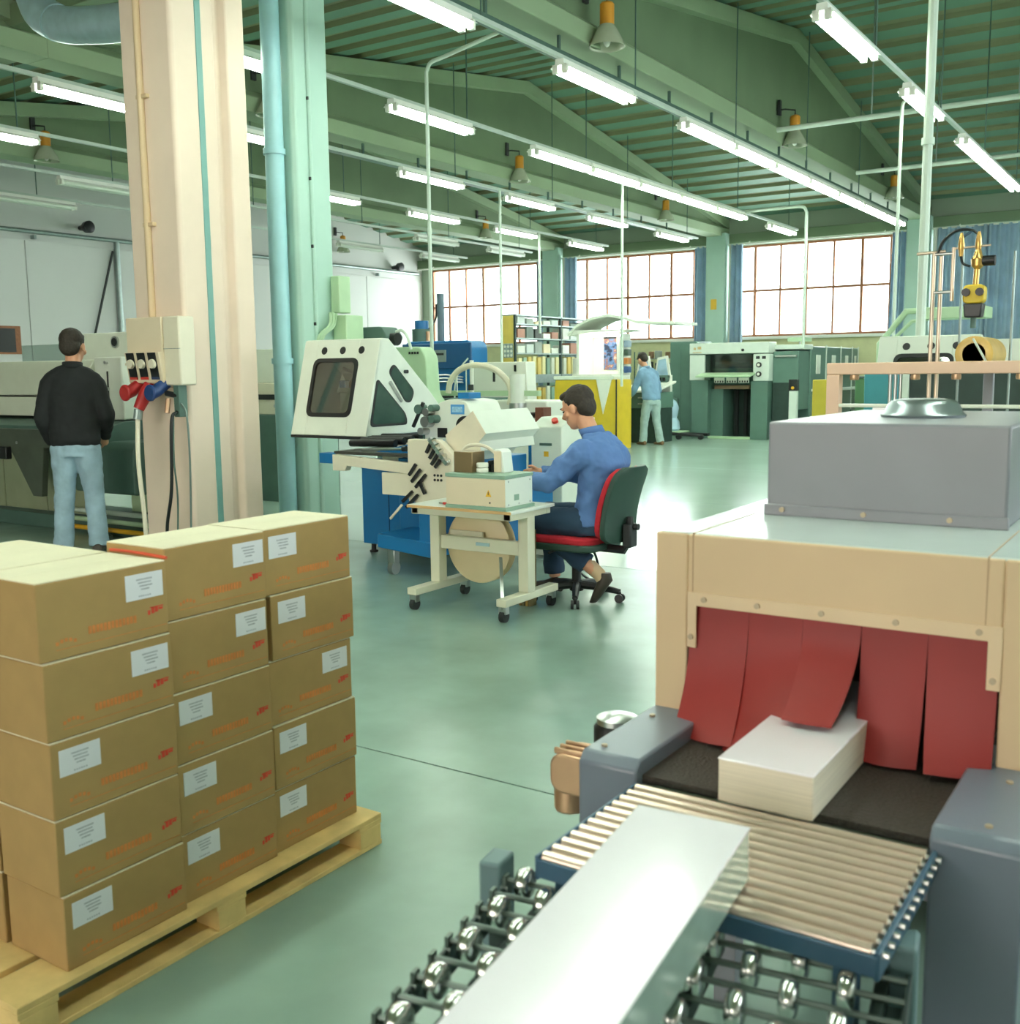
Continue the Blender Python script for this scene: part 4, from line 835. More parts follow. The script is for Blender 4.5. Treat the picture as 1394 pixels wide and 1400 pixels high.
# feed table
MB().prism([(-5.32, 0.75), (-5.2, 0.752), (-5.18, 0.79), (-4.60, 0.755), (-4.60, 0.83), (-5.32, 0.868)], 'y', 5.66, 5.72).build('table_side', M_cream, fm, 0.004)
MB().prism([(-5.32, 0.74), (-5.2, 0.742), (-5.18, 0.78), (-4.60, 0.745), (-4.60, 0.82), (-5.32, 0.858)], 'y', 6.22, 6.28).build('table_side', M_cream, fm, 0.004)
box('table_bed', mat('feed_bed_dark', (52,52,46), 0.5), fm, -5.34, -4.62, 5.70, 6.26, 0.868, 0.89)
MB().prism([(-5.0, 0.89), (-4.62, 0.89), (-4.62, 0.97)], 'y', 5.78, 6.2).build('feed_ramp', M_blue, fm)
for k in range(4): cyl('feed_roller', M_black, fm, (-5.42+0.02*k, 5.98+0.1*k, 0.93+0.01*k), (-4.98, 5.98+0.1*k, 0.94+0.01*k), 0.028)
cyl('shaft', M_steel, fm, (-5.08, 5.72, 0.905), (-4.68, 5.72, 0.925), 0.009); cyl('shaft_knob', M_black, fm, (-4.70, 5.72, 0.924), (-4.67, 5.72, 0.926), 0.02)
box('end_box', M_blue, fm, -5.46, -5.325, 5.67, 5.78, 0.80, 0.875, 0.004)
box('lower_guard', M_cream, fm, -4.855, -4.61, 5.665, 5.69, 0.60, 0.757, 0.003)
tb_ = box('legs_panel', M_cream, fm, -6.05, -5.78, 7.1, 7.16, 0.0, 0.95, 0.004)
# fold plate side frame with black levers
sf = MB().prism(round_poly([(-4.61, 0.56), (-4.25, 0.545), (-4.22, 0.90), (-4.34, 1.0), (-4.61, 1.0)], 0.02), 'y', 5.66, 5.72).build('side_frame', M_cream, fm, 0.004)
def lever(x, z, ang, ln, par):
    a = R(ang); d_ = Vector((math.cos(a), 0, math.sin(a)))
    MB().bar(Vector((x, 5.635, z))-d_*ln*0.5, Vector((x, 5.635, z))+d_*ln*0.5, 0.016, 0.02).build('lever', M_black, par); cyl('lever_pin', M_steel, par, (x, 5.63, z), (x, 5.665, z), 0.008, n=8)
for x, z, a, ln in ((-4.40, 0.955, 60, 0.10), (-4.37, 0.915, 55, 0.10), (-4.35, 0.875, 52, 0.11), (-4.33, 0.84, 50, 0.07), (-4.55, 0.79, 52, 0.10), (-4.52, 0.75, 48, 0.12), (-4.48, 0.715, 45, 0.13), (-4.47, 0.67, -60, 0.10), (-4.60, 0.60, 40, 0.12), (-4.56, 0.57, 42, 0.14)): lever(x, z, a, ln, sf)
for i in range(3):
    for j in range(2): cyl('button', M_black, sf, (-4.375+0.028*i, 5.655, 0.725+0.032*j), (-4.375+0.028*i, 5.662, 0.725+0.032*j), 0.009, n=10)
MB().bar((-4.39, 5.63, 1.01), (-4.24, 5.63, 0.84), 0.03, 0.03).build('guide_bar', M_steel, fm); 
for k in range(5): cyl('guide_clip', M_chrome, fm, (-4.37+0.03*k, 5.61, 0.99-0.034*k), (-4.37+0.03*k, 5.66, 1.0-0.034*k), 0.016, n=10)
MB().bar((-4.62, 5.60, 0.545), (-4.73, 5.60, 0.44), 0.012, 0.016).build('handle', M_cream, fm)
# fold unit head behind
uh = MB().prism(round_poly([(-4.80, 0.90), (-4.40, 0.90), (-4.36, 1.12), (-4.42, 1.25), (-4.56, 1.265), (-4.66, 1.24), (-4.80, 1.10)], 0.03), 'y', 6.1, 6.5).build('fold_unit', M_pale, fm, 0.006)
box('unit_sign', mat('sign_blue', (80,150,206), 0.5), uh, -4.555, -4.435, 6.094, 6.1, 1.155, 1.225, 0.002); box('unit_sign_inner', mat('sign_pale_blue', (150,196,222), 0.5, var=0.2, scale=80), uh, -4.54, -4.45, 6.092, 6.095, 1.17, 1.21, 0)
box('vent_square', M_black, uh, -4.68, -4.59, 6.094, 6.101, 0.985, 1.055)
box('unit_cap', M_blue, uh, -4.53, -4.43, 6.15, 6.3, 1.265, 1.31)
cyl('hand_wheel', M_black, uh, (-4.41, 6.06, 1.07), (-4.41, 6.1, 1.07), 0.075, n=24)
ms = MB(); ms.bar((-4.86, 6.04, 1.06), (-4.76, 6.04, 1.24), 0.02, 0.02); ms.build('link_bar', M_black, fm)
for k, (x, z, r_) in enumerate(((-4.80, 1.19, 0.035), (-4.73, 1.17, 0.03), (-4.68, 1.20, 0.025), (-4.74, 1.10, 0.04), (-4.68, 1.12, 0.03), (-4.78, 1.03, 0.028))): cyl('gear', M_steel if k % 2 else M_dgreen, fm, (x, 6.02, z), (x, 6.1, z), r_, n=14)
# delivery hood, bent sheet prism along y
hp = MB().prism([(-4.335, 1.029), (-4.104, 1.196), (-4.0, 1.047), (-4.054, 0.992), (-4.043, 0.928), (-4.20, 0.905), (-4.27, 0.836)], 'y', 5.74, 6.42).build('delivery_hood', M_pale, fm, 0.003)
box('delivery_hood_warm_end', mat('hood_end_warm_beige', (224,210,180), 0.45), hp, 0, 0, 0, 0, 0, 0, 0) if False else MB().prism([(-4.335, 1.029), (-4.104, 1.196), (-4.0, 1.047), (-4.054, 0.992), (-4.043, 0.928), (-4.20, 0.905), (-4.27, 0.836)], 'y', 5.736, 5.742).build('delivery_hood_warm_end', mat('hood_end_warm_beige', (222,212,188), 0.45), hp)  # end face repeated in beige: warm light put into its colour
box('delivery_body', M_blue, fm, -4.42, -4.06, 6.1, 6.7, 0.2, 0.62, 0.006)
# control cabinet of the folder
cc_ = thing('control_cabinet', 'white control cabinet with a red button, behind the seated man', 'cabinet', (-4.25, 7.0, 0))
MB().prism([(6.9, 0.02), (6.9, 1.03), (7.05, 1.10), (7.3, 1.10), (7.3, 0.02)], 'x', -4.38, -4.10).build('housing', M_pale, cc_, 0.008)
box('blue_edge', M_blue, cc_, -4.42, -4.382, 6.92, 7.28, 0.02, 0.95)
cyl('red_button', mat('button_red', (200,50,34), 0.4), cc_, (-4.2, 6.97, 1.062), (-4.195, 6.95, 1.085), 0.025); box('yellow_dot', M_warn, cc_, -4.26, -4.22, 6.895, 6.9, 0.80, 0.84, 0.001); box('name_strip', M_dgreen, cc_, -4.30, -4.19, 6.895, 6.9, 0.885, 0.905, 0.001); cyl('knob', M_black, cc_, (-4.335, 6.88, 1.0), (-4.335, 6.9, 1.0), 0.014)
tube('power_cable', M_black, cc_, arc([(-4.1, 6.95, 0.3), (-3.85, 6.6, 0.12), (-3.6, 6.35, 0.02), (-3.45, 6.3, 0.02), (-3.42, 6.2, 0.2), (-3.42, 6.05, 0.33)]), 0.009, 6)
# ================================================================ MACHINES BEHIND THE FOLDER
gh = thing('green_hood_machine', 'pale green rounded machine cover behind the white hood', 'machine', (-6.7, 8.7, 0))
MB().prism(round_poly([(-7.2, 0.95), (-6.68, 0.95), (-6.50, 1.13), (-6.60, 1.24), (-6.62, 1.62), (-6.69, 1.72), (-7.12, 1.72), (-7.2, 1.64)], 0.05), 'y', 8.45, 8.66).build('cover', M_lgreen, gh, 0.01)
for k in range(4): box('vent_slot', M_black, gh, -6.83+0.035*k, -6.81+0.035*k, 8.44, 8.452, 1.645, 1.67, 0)
box('body', M_dgreen, gh, -7.1, -6.65, 8.48, 8.64, 0.0, 0.95, 0.01); MB().bar((-6.75, 8.44, 1.42), (-6.77, 8.44, 1.3), 0.03, 0.01).build('slot', M_dgreen, gh)
md = thing('green_motor', 'green drum motor with a curved grey hose above the white hood', 'motor', (-6.75, 7.9, 1.7))
MB().prism(round_poly([(-6.94, 1.735), (-6.62, 1.72), (-6.57, 1.80), (-6.65, 1.90), (-6.92, 1.90)], 0.03), 'y', 7.8, 8.05).build('housing', M_dgreen, md, 0.01)
cyl('motor_end', M_black, md, (-6.60, 7.9, 1.78), (-6.52, 7.9, 1.78), 0.06); tube('hose', M_pole, md, arc([(-6.54, 7.9, 1.85), (-6.47, 7.9, 1.86), (-6.42, 7.92, 1.80), (-6.40, 7.95, 1.68)]), 0.015, 8); box('stand', M_dgreen, md, -6.8, -6.74, 7.88, 7.96, 0.0, 1.74)
bl = thing('blue_press', 'blue machine with a motor and tall column in front of the left window', 'machine', (-7.6, 10.4, 0))
MB().prism(round_poly([(-8.16, 0.2), (-7.15, 0.2), (-7.15, 1.75), (-7.2, 1.83), (-8.1, 1.83), (-8.16, 1.78)], 0.05), 'y', 10.0, 10.32).build('body', M_blue, bl, 0.01)
box('upper_band', mat('machine_blue_dark', (20,78,126), 0.4), bl, -8.165, -7.145, 9.97, 10.0, 1.50, 1.8, 0.01)
box('instrument_plate', M_galv, bl, -7.72, -7.50, 9.96, 9.972, 1.58, 1.72); box('plate_slot', M_black, bl, -7.69, -7.53, 9.955, 9.961, 1.66, 1.685, 0)
for k in range(3): tube('pipe', M_steel, bl, [(-7.75, 9.95, 1.42-0.04*k), (-7.5, 9.95, 1.43-0.04*k), (-7.25, 9.95, 1.40-0.03*k)], 0.012, 6)
box('mouth', M_dark, bl, -7.8, -7.25, 9.985, 10.001, 0.95, 1.2); box('table', M_blue, bl, -7.95, -7.2, 9.6, 10.0, 0.78, 0.88); box('plinth', M_dgreen, bl, -8.1, -7.2, 10.0, 10.3, 0, 0.22)
mt = cyl('motor', M_blue, bl, (-8.0, 10.15, 1.98), (-8.0, 10.15, 2.08), 0.085); cyl('motor_base', M_dgreen, bl, (-8.0, 10.15, 1.83), (-8.0, 10.15, 1.98), 0.12); cyl('valve', M_alu, bl, (-7.88, 10.12, 1.83), (-7.88, 10.12, 1.95), 0.03)
cyl('column', mat('column_greyblue', (92,112,124), 0.5), bl, (-7.79, 10.26, 1.8), (-7.79, 10.26, 2.40), 0.045); tube('column_cable', M_black, bl, arc([(-7.84, 10.24, 2.28), (-7.85, 10.24, 2.12), (-7.90, 10.2, 2.0), (-7.97, 10.18, 1.97)]), 0.012, 6)
tube('air_hose', M_pole, bl, arc([(-7.17, 9.95, 1.62), (-7.25, 9.9, 1.5), (-7.33, 9.9, 1.3), (-7.33, 9.9, 1.0)]), 0.01, 6)
wm_ = thing('white_panel_machine', 'white machine with sloping panels and an arched beige hose', 'machine', (-6.6, 9.6, 0))
MB().prism([(-6.70, 0.2), (-6.12, 0.2), (-6.19, 1.565), (-6.95, 1.565)], 'y', 9.66, 9.85).build('sloped_panel', M_white, wm_, 0.008)
box('panel_slot', M_black, wm_, -6.62, -6.595, 9.648, 9.662, 1.35, 1.48, 0); box('panel_slot', M_black, wm_, -6.34, -6.315, 9.648, 9.662, 1.46, 1.53, 0)
box('cross_rail', M_lgreen, wm_, -6.95, -5.62, 9.0, 9.06, 1.21, 1.265); box('lower_body', M_white, wm_, -6.35, -5.55, 9.06, 9.6, 0.0, 1.16, 0.02); box('side_body', M_dgreen, wm_, -6.95, -6.35, 9.1, 9.7, 0.1, 1.18, 0.01)
tube('arched_hose', M_cream, wm_, arc([(-6.73, 8.97, 1.24), (-6.70, 8.97, 1.36), (-6.58, 8.97, 1.48), (-6.38, 8.97, 1.53), (-6.15, 8.97, 1.49), (-5.99, 8.97, 1.38), (-5.93, 8.97, 1.25), (-5.95, 8.97, 1.12)], 6), 0.032, 10)
cyl('post', M_white, wm_, (-6.42, 8.97, 1.0), (-6.42, 8.97, 1.58), 0.022); cyl('post_knob', M_dark, wm_, (-6.42, 8.95, 1.27), (-6.42, 8.95, 1.33), 0.03); box('glue_unit', M_dgreen, wm_, -6.55, -6.25, 8.95, 9.0, 0.98, 1.18)
cyl('canister', M_white, wm_, (-5.87, 9.0, 1.14), (-5.87, 9.0, 1.43), 0.078, n=18); cyl('canister_base', M_steel, wm_, (-5.87, 9.0, 1.08), (-5.87, 9.0, 1.14), 0.09)
for k in range(2): cyl('thin_post', M_white, wm_, (-6.62+0.12*k, 8.98, 1.25), (-6.62+0.12*k, 8.98, 1.50), 0.007, n=6)
box('red_unit', mat('unit_brown', (110,60,44), 0.5), wm_, -5.60, -5.50, 8.9, 9.05, 0.95, 1.1); cyl('dial', M_black, wm_, (-5.66, 8.9, 1.02), (-5.66, 9.06, 1.02), 0.03)
# ================================================================ LEFT: STITCHING MACHINE, SOCKET BOX, MAN IN BLACK
sm = thing('stitching_machine', 'long cream and dark green stitching machine behind the man in black', 'machine', (-9.6, 6.3, 0))
M_lcream = mat('stitcher_cream', (206,212,192), 0.4, var=0.03)
MB().prism([(5.98, 1.28), (5.98, 1.52), (6.04, 1.61), (6.7, 1.62), (6.7, 1.28)], 'x', -11.6, -8.62).build('upper_hood', M_lcream, sm, 0.01)
MB().prism([(5.96, 1.08), (5.98, 1.265), (6.7, 1.265), (6.7, 1.08)], 'x', -11.6, -8.6).build('lower_hood', M_lcream, sm, 0.008)
box('end_panel', M_pale, sm, -8.6, -8.2, 6.02, 6.7, 1.06, 1.63, 0.012); box('end_panel_gap', M_black, sm, -8.41, -8.395, 6.012, 6.021, 1.12, 1.5, 0)
for z in (1.15, 1.34, 1.58): cyl('knob', M_steel, sm, (-8.40, 5.99, z), (-8.40, 6.02, z), 0.016)
box('back_panel', M_pale, sm, -10.1, -8.7, 6.78, 6.86, 1.55, 1.90, 0.01); cyl('dial', M_steel, sm, (-9.30, 6.76, 1.80), (-9.30, 6.78, 1.80), 0.06); cyl('dial_face', M_black, sm, (-9.30, 6.755, 1.80), (-9.30, 6.762, 1.80), 0.042)
box('screen_panel', glass('pale_acrylic', (220,232,226), 0.08, 0.3), sm, -10.9, -9.9, 6.74, 6.76, 1.62, 1.80, 0)
M_sdark = mat('stitcher_dark_olive', (74,82,70), 0.5, var=0.12)
MB().prism([(5.75, 0.86), (5.75, 1.0), (5.95, 1.05), (6.6, 1.05), (6.6, 0.86)], 'x', -11.6, -8.1).build('bed', M_dgreen, sm, 0.006)
MB().prism([(-11.6, 0.97), (-8.85, 0.97), (-8.85, 0.80), (-8.98, 0.80), (-9.06, 0.34), (-9.2, 0.34), (-9.5, 0.74), (-11.6, 0.80)], 'y', 5.70, 5.76).build('apron', M_sdark, sm, 0.006)
for k in range(5): cyl('bolt', M_steel, sm, (-11.2+0.45*k, 5.69, 0.84), (-11.2+0.45*k, 5.70, 0.84), 0.014, n=10)
box('bracket', M_black, sm, -9.72, -9.5, 5.64, 5.7, 0.68, 0.80, 0.01)
MB().prism(round_poly([(5.72, 0.42), (5.72, 0.82), (5.78, 0.88), (6.5, 0.88), (6.5, 0.42)], 0.03), 'x', -8.56, -7.7).build('drive_cabinet', M_dgreen, sm, 0.012)
cyl('cabinet_lock', M_black, sm, (-8.45, 5.705, 0.70), (-8.45, 5.72, 0.70), 0.012)
M_spanel = mat('stitcher_panel_olive', (150,160,128), 0.5, var=0.06)
for k in range(4): box('lower_panel', M_spanel, sm, -11.6+0.72*k, -10.9+0.72*k, 6.0, 6.05, 0.15, 0.86, 0.006)
box('base', M_dgreen, sm, -11.6, -7.75, 5.9, 6.6, 0.0, 0.14, 0.01); box('rear_body', M_lgreen, sm, -8.75, -7.8, 6.45, 6.6, 0.1, 0.6)
for z, m_ in ((0.20, M_lgreen), (0.12, M_warn), (0.28, M_pole)): cyl('floor_rail', m_, sm, (-9.1, 5.86, z-0.06), (-7.7, 5.86, z-0.06), 0.022)
cyl('jack_post', M_dgreen, sm, (-8.23, 5.72, 0.02), (-8.23, 5.72, 0.44), 0.028); MB().lathe((-8.23, 5.72, 0.0), [(0.11, 0.0), (0.10, 0.03), (0.04, 0.07), (0.03, 0.12)], 18).build('jack_foot', M_dgreen, sm); cyl('jack_handle', M_black, sm, (-8.2, 5.68, 0.25), (-8.12, 5.62, 0.26), 0.014)
gp = thing('tall_green_machine', 'cream-topped green machine seen between the pillar and the green column', 'machine', (-8.9, 8.8, 0))
box('body', M_dgreen, gp, -9.6, -8.62, 8.5, 9.3, 0.0, 1.0, 0.01); box('upper', M_cream, gp, -9.6, -8.65, 8.52, 9.3, 1.0, 1.36, 0.01); box('slot', M_black, gp, -9.4, -8.75, 8.51, 8.522, 1.17, 1.23, 0); cyl('bolt', M_steel, gp, (-8.85, 8.5, 1.1), (-8.85, 8.52, 1.1), 0.02); box('cabinet', M_pale, gp, -9.5, -8.8, 8.7, 9.2, 1.36, 1.75, 0.01)
# socket box on the pillar
sb = thing('socket_box', 'beige socket distribution box with three black switch panels on the pillar', 'socket box', (-6.78, 5.3, 1.4))
box('back_case', M_bfront, sb, -7.08, -6.66, 5.26, 5.42, 1.62, 1.90, 0.006)
MB().prism([(5.25, 1.40), (5.215, 1.635), (5.42, 1.635), (5.42, 1.36)], 'x', -7.06, -6.65).build('lower_case', M_bfront, sb, 0.006)
box('side_case', M_cream, sb, -6.655, -6.47, 5.27, 5.42, 1.38, 1.90, 0.012); box('side_case_seam', M_seam, sb, -6.656, -6.469, 5.268, 5.275, 1.655, 1.659, 0)
for k, c_ in enumerate(((200,60,50), (200,60,50), (50,66,96))):
    x = -7.035+0.13*k; SMx = Matrix.Translation((x, 5.222, 1.40)) @ Matrix.Rotation(R(-0.0), 4, 'X')
    p = MB().prism([(5.245, 1.425), (5.212, 1.63), (5.208, 1.63), (5.241, 1.425)], 'x', x, x+0.092).build('switch_panel', M_black, sb)
    MB().prism([(5.2445, 1.425), (5.2415, 1.445), (5.2365, 1.445), (5.2395, 1.425)], 'x', x, x+0.092).build('colour_strip', mat('strip_%d' % (0 if k < 2 else 2), c_, 0.5), p)
    kn = MB(); kn.lathe((x+0.05, 5.20, 1.545), [(0.034, 0.0), (0.036, 0.015), (0.036, 0.024)], 20, 'y')
    if k < 2: kn.box(x-0.002, x+0.03, 5.2, 5.222, 1.535, 1.555)
    kn.build('rotary_knob', M_cream, p)
for k, (x, c_, lab) in enumerate(((-7.0, (164,36,36), 'red'), (-6.70, (30,62,116), 'blue'))):
    m_ = mat('socket_%s' % lab, c_, 0.4)
    s_ = MB(); s_.tube([(x+0.02, 5.30, 1.40), (x, 5.22, 1.34), (x-0.01, 5.17, 1.325)], [0.045, 0.05, 0.055], 16); so_ = s_.build('socket', m_, sb); MB().lathe((x-0.01, 5.155, 1.325), [(0.001, 0.0), (0.055, 0.0), (0.064, 0.008), (0.064, 0.02)], 20, 'y').build('socket_lid', m_, so_)
s_ = MB(); s_.tube([(-6.86, 5.30, 1.40), (-6.87, 5.24, 1.30), (-6.90, 5.20, 1.20)], [0.05, 0.052, 0.042], 14); s_.build('plug', MATS['socket_red'], sb); cyl('plug_collar', M_galv, sb, (-6.90, 5.2, 1.2), (-6.905, 5.19, 1.12), 0.034)
box('terminal', M_dgreen, sb, -6.58, -6.52, 5.28, 5.36, 1.14, 1.38); cyl('fitting', M_alu, sb, (-6.63, 5.27, 1.28), (-6.63, 5.25, 1.17), 0.02); cyl('adapter', M_black, sb, (-6.66, 5.28, 1.32), (-6.55, 5.3, 1.30), 0.022)
for pts, r_, m_, nm in (([(-6.905, 5.19, 1.12), (-6.86, 5.14, 0.8), (-6.80, 5.12, 0.4), (-6.78, 5.12, 0.02)], 0.018, M_cream, 'cream'), ([(-6.55, 5.28, 1.18), (-6.52, 5.2, 1.1), (-6.56, 5.2, 0.6), (-6.66, 5.22, 0.3), (-6.68, 5.22, 0.02)], 0.013, M_black, 'black'),
        ([(-6.62, 5.3, 1.14), (-6.64, 5.3, 0.8), (-6.62, 5.3, 0.5), (-6.66, 5.3, 0.02)], 0.007, M_dgreen, 'thin green'), ([(-6.52, 5.3, 1.24), (-6.44, 5.28, 1.15), (-6.43, 5.28, 0.8), (-6.48, 5.3, 0.3), (-6.5, 5.3, 0.02)], 0.008, M_brk, 'thin grey')):
    tag(tube('cable', m_, None, arc(pts), r_, 8), '%s cable hanging from the socket box down the pillar' % nm, 'cable', 'cables below the socket box')
# ---- standing people in a local frame: x right, y forward
def standing(label, loc, facing, H=1.82, lean=0.0, jacket=None, pants=None, arms=None, head_turn=0.0, head_down=0.2, voxel=0.010, shoe=None, step=0.0, hairm=None, long_cut=False):
    s = H/1.82; t = thing('person', label, 'person', loc)
    Mx = Matrix.Translation(loc) @ Matrix.Rotation(facing, 4, 'Z') @ Matrix.Scale(s, 4)
    def T(p): return Mx @ Vector(p)
    bend = lambda z, y=0.0: (0, y+lean*max(0, z-0.95)**1.25, z)
    r3 = Mx.to_3x3()
    bd = MB(); hb = MB(); hc = Vector(bend(1.685)); hc.y += 0.03+0.03*head_down; fw = Matrix.Rotation(head_turn, 3, 'Z') @ Vector((0, math.cos(head_down), -math.sin(head_down)))
    RM_ = head(bd, hb, T(hc), r3 @ fw, r3 @ Vector((0, math.sin(head_down), math.cos(head_down))), s*1.17)
    def rg(mb, secs): mb.loft([[T(Vector(c)+Vector((math.cos(a)*rx, math.sin(a)*ry, 0))) for a in [k*2*math.pi/20 for k in range(20)]] for c, rx, ry in secs])
    tb2 = lambda mb, pts, rr, n=12: mb.tube([T(p) for p in pts], [r*s for r in rr], n)
    tb2(bd, [bend(1.42), bend(1.52, 0.01), tuple(hc+Vector((0, -0.02, -0.06)))], [0.08, 0.058, 0.06])
    rg(bd, [(bend(0.92), 0.15, 0.10), (bend(1.1), 0.13, 0.09), (bend(1.32), 0.15, 0.10), (bend(1.44), 0.15, 0.07)])
    sh_ = {q: Vector(bend(1.385))+Vector((q*0.178, 0, 0)) for q in (-1, 1)}
    hips = {q: (q*0.09, 0, 0.90) for q in (-1, 1)}; knees = {q: (q*0.115, 0.03+step*q*0.4, 0.49) for q in (-1, 1)}; ank = {q: (q*0.14, -0.02+step*q, 0.09) for q in (-1, 1)}
    for q in (-1, 1):
        e, wv_ = arms[q]; tb2(bd, [sh_[q], e, wv_], [0.048, 0.04, 0.028]); d_ = (r3 @ (Vector(wv_)-Vector(e))).normalized()
        hand(bd, T(wv_), d_, r3 @ Vector((-q*0.3, 0.9, 0)), r3 @ Vector((q, 0.2, 0.0)), s*1.02, 0.5)
        tb2(bd, [hips[q], knees[q], ank[q]], [0.08, 0.055, 0.04])
    remesh('body', bd, M_skin, t, voxel*0.7*s, 4); remesh('hair', hb, hairm or M_hairk, t, 0.007*s, 3, 0.006, 0.03)
    if not long_cut: eyes(t, T(hc), RM_, s*1.17)
    jb = MB()
    rg(jb, [(bend(0.885), 0.185, 0.125), (bend(0.93), 0.20, 0.14), (bend(1.05), 0.195, 0.14), (bend(1.2), 0.20, 0.145), (bend(1.33), 0.205, 0.14), (bend(1.43), 0.185, 0.12), (bend(1.475), 0.13, 0.10), (bend(1.52, 0.005), 0.085, 0.08)])
    for q in (-1, 1):
        e, wv_ = arms[q]; m1 = Vector(sh_[q]).lerp(Vector(e), 0.5); m2 = Vector(e).lerp(Vector(wv_), 0.6)
        tb2(jb, [sh_[q], m1, e], [0.082, 0.075, 0.07]); tb2(jb, [e, m2, wv_], [0.07, 0.062, 0.046]); jb.ell(T(e), [0.07*s]*3, 12, 9); jb.ell(T(sh_[q]), [0.08*s, 0.085*s, 0.075*s], 12, 9); tb2(jb, [bend(1.485), Vector(bend(1.45))+Vector((q*0.1, 0, 0)), Vector(bend(1.40))+Vector((q*0.19, 0, 0))], [0.075, 0.082, 0.07])
    j = remesh('jacket' if jacket is M_jkt else 'sweater', jb, jacket, t, voxel*1.1*s, 9, 0.030, 0.16)
    cl = MB(); cl.loft([[T(Vector(bend(1.505, 0.0))+Vector((math.cos(a)*0.08, math.sin(a)*0.075+h_*0.25, h_+0.012*-math.sin(a)))) for a in [k*2*math.pi/18 for k in range(18)]] for h_ in (0.0, 0.055)], cap=False); co2 = cl.build('collar', jacket, j, 0, 60); sd_ = co2.modifiers.new('t', 'SOLIDIFY'); sd_.thickness = 0.012
    pb = MB(); rg(pb, [((0, 0, 0.80), 0.165, 0.125), ((0, 0, 0.88), 0.178, 0.128), ((0, 0, 0.96), 0.168, 0.115)])
    for q in (-1, 1):
        hp_, kn_, an_ = Vector(hips[q]), Vector(knees[q]), Vector(ank[q]); tb2(pb, [hp_+Vector((0, -0.01, -0.02)), hp_.lerp(kn_, 0.45), kn_, kn_.lerp(an_, 0.5), an_+Vector((0, 0.0, -0.035))], [0.105, 0.098, 0.082, 0.078, 0.08], 14)
    remesh('trousers', pb, pants, t, voxel*1.1*s, 3, 0.022, 0.09)
    for q in (-1, 1):
        a_ = Vector(ank[q]); so_ = MB(); so_.loft([[T(a_+Vector((math.cos(b)*rx, yo, zo+math.sin(b)*rz))) for b in [k*2*math.pi/14 for k in range(14)]] for yo, zo, rx, rz in ((-0.085, -0.05, 0.03, 0.035), (-0.06, -0.045, 0.042, 0.045), (0.03, -0.045, 0.045, 0.045), (0.12, -0.06, 0.05, 0.03), (0.19, -0.068, 0.035, 0.02))]); so_.build('shoe', shoe or M_shoe, t, 0, 60)
    return t
standing('man in a black jacket and light jeans, seen from behind at the left', (-7.74, 5.2, 0.0), R(42), 1.83, 0.12, M_jkt, M_jean, {-1: ((-0.245, 0.0, 1.12), (-0.20, 0.10, 0.90)), 1: ((0.25, 0.03, 1.13), (0.19, 0.2, 0.95))}, head_turn=R(-12), head_down=0.25, long_cut=True)
# ================================================================ PRINTING PRESS
pr = thing('printing_press', 'dark green offset printing press under the right-hand window', 'machine', (-8.3, 23.2, 0))
M_pgreen = mat('press_green', (88,118,107), 0.4, var=0.05); M_pgrey = mat('press_pale', (206,216,206), 0.4, var=0.03); M_pint = mat('press_interior', (38,58,52), 0.6, var=0.2)
box('top_bar', M_pgrey, pr, -9.32, -7.56, 21.05, 21.5, 1.79, 2.02, 0.012)
lb_ = MB(); lb_.box(-9.22, -9.17, 21.04, 21.052, 1.88, 1.93); lb_.box(-9.13, -9.05, 21.04, 21.052, 1.89, 1.95); lb_.box(-9.24, -9.04, 21.04, 21.052, 1.82, 1.835); lb_.build('emblem', mat('emblem_ochre', (196,170,120), 0.5, var=0.2, scale=30), pr)
cyl('key_switch', M_black, pr, (-8.12, 21.03, 1.86), (-8.12, 21.05, 1.86), 0.03)
box('left_panel', M_pgrey, pr, -9.32, -8.98, 21.07, 21.4, 1.24, 1.775, 0.008)
rp_ = box('control_panel', M_pgrey, pr, -7.9, -7.56, 21.07, 21.4, 1.22, 1.775, 0.008)
for z in (1.55, 1.36): cyl('dial', M_black, rp_, (-7.77, 21.03, z), (-7.77, 21.07, z), 0.055, n=18); cyl('dial_face', M_white, rp_, (-7.77, 21.02, z), (-7.77, 21.032, z), 0.03, n=14)
for k in range(2): box('display', M_black, rp_, -7.84+0.13*k, -7.76+0.13*k, 21.06, 21.072, 1.67, 1.73, 0)
box('window', glass('press_window', (150,180,170), 0.08, 0.08), pr, -8.98, -7.9, 21.12, 21.14, 1.38, 1.775, 0)
box('window_back', M_pint, pr, -8.98, -7.9, 21.8, 21.82, 1.3, 1.775, 0); cyl('gripper_bar', M_steel, pr, (-8.9, 21.5, 1.58), (-7.95, 21.5, 1.58), 0.05); cyl('gripper_bar', M_lgreen, pr, (-8.9, 21.35, 1.45), (-7.95, 21.35, 1.45), 0.035)
MB().prism([(20.75, 1.30), (20.75, 1.33), (21.12, 1.40), (21.12, 1.36)], 'x', -9.05, -7.85).build('delivery_shelf', M_lgreen, pr, 0.005)
for k in range(3): 
    kb = box('key_block', M_white, pr, -8.72+0.27*k, -8.50+0.27*k, 20.98, 21.02, 1.18, 1.29); 
    for j in range(4): box('key', M_black, kb, -8.70+0.27*k+0.055*j, -8.675+0.27*k+0.055*j, 20.972, 20.981, 1.19, 1.23, 0)
box('left_leg', M_pgreen, pr, -9.28, -8.9, 21.08, 21.9, 0.0, 1.24, 0.01); box('right_leg', M_pgreen, pr, -7.95, -7.58, 21.08, 21.9, 0.0, 1.22, 0.01)
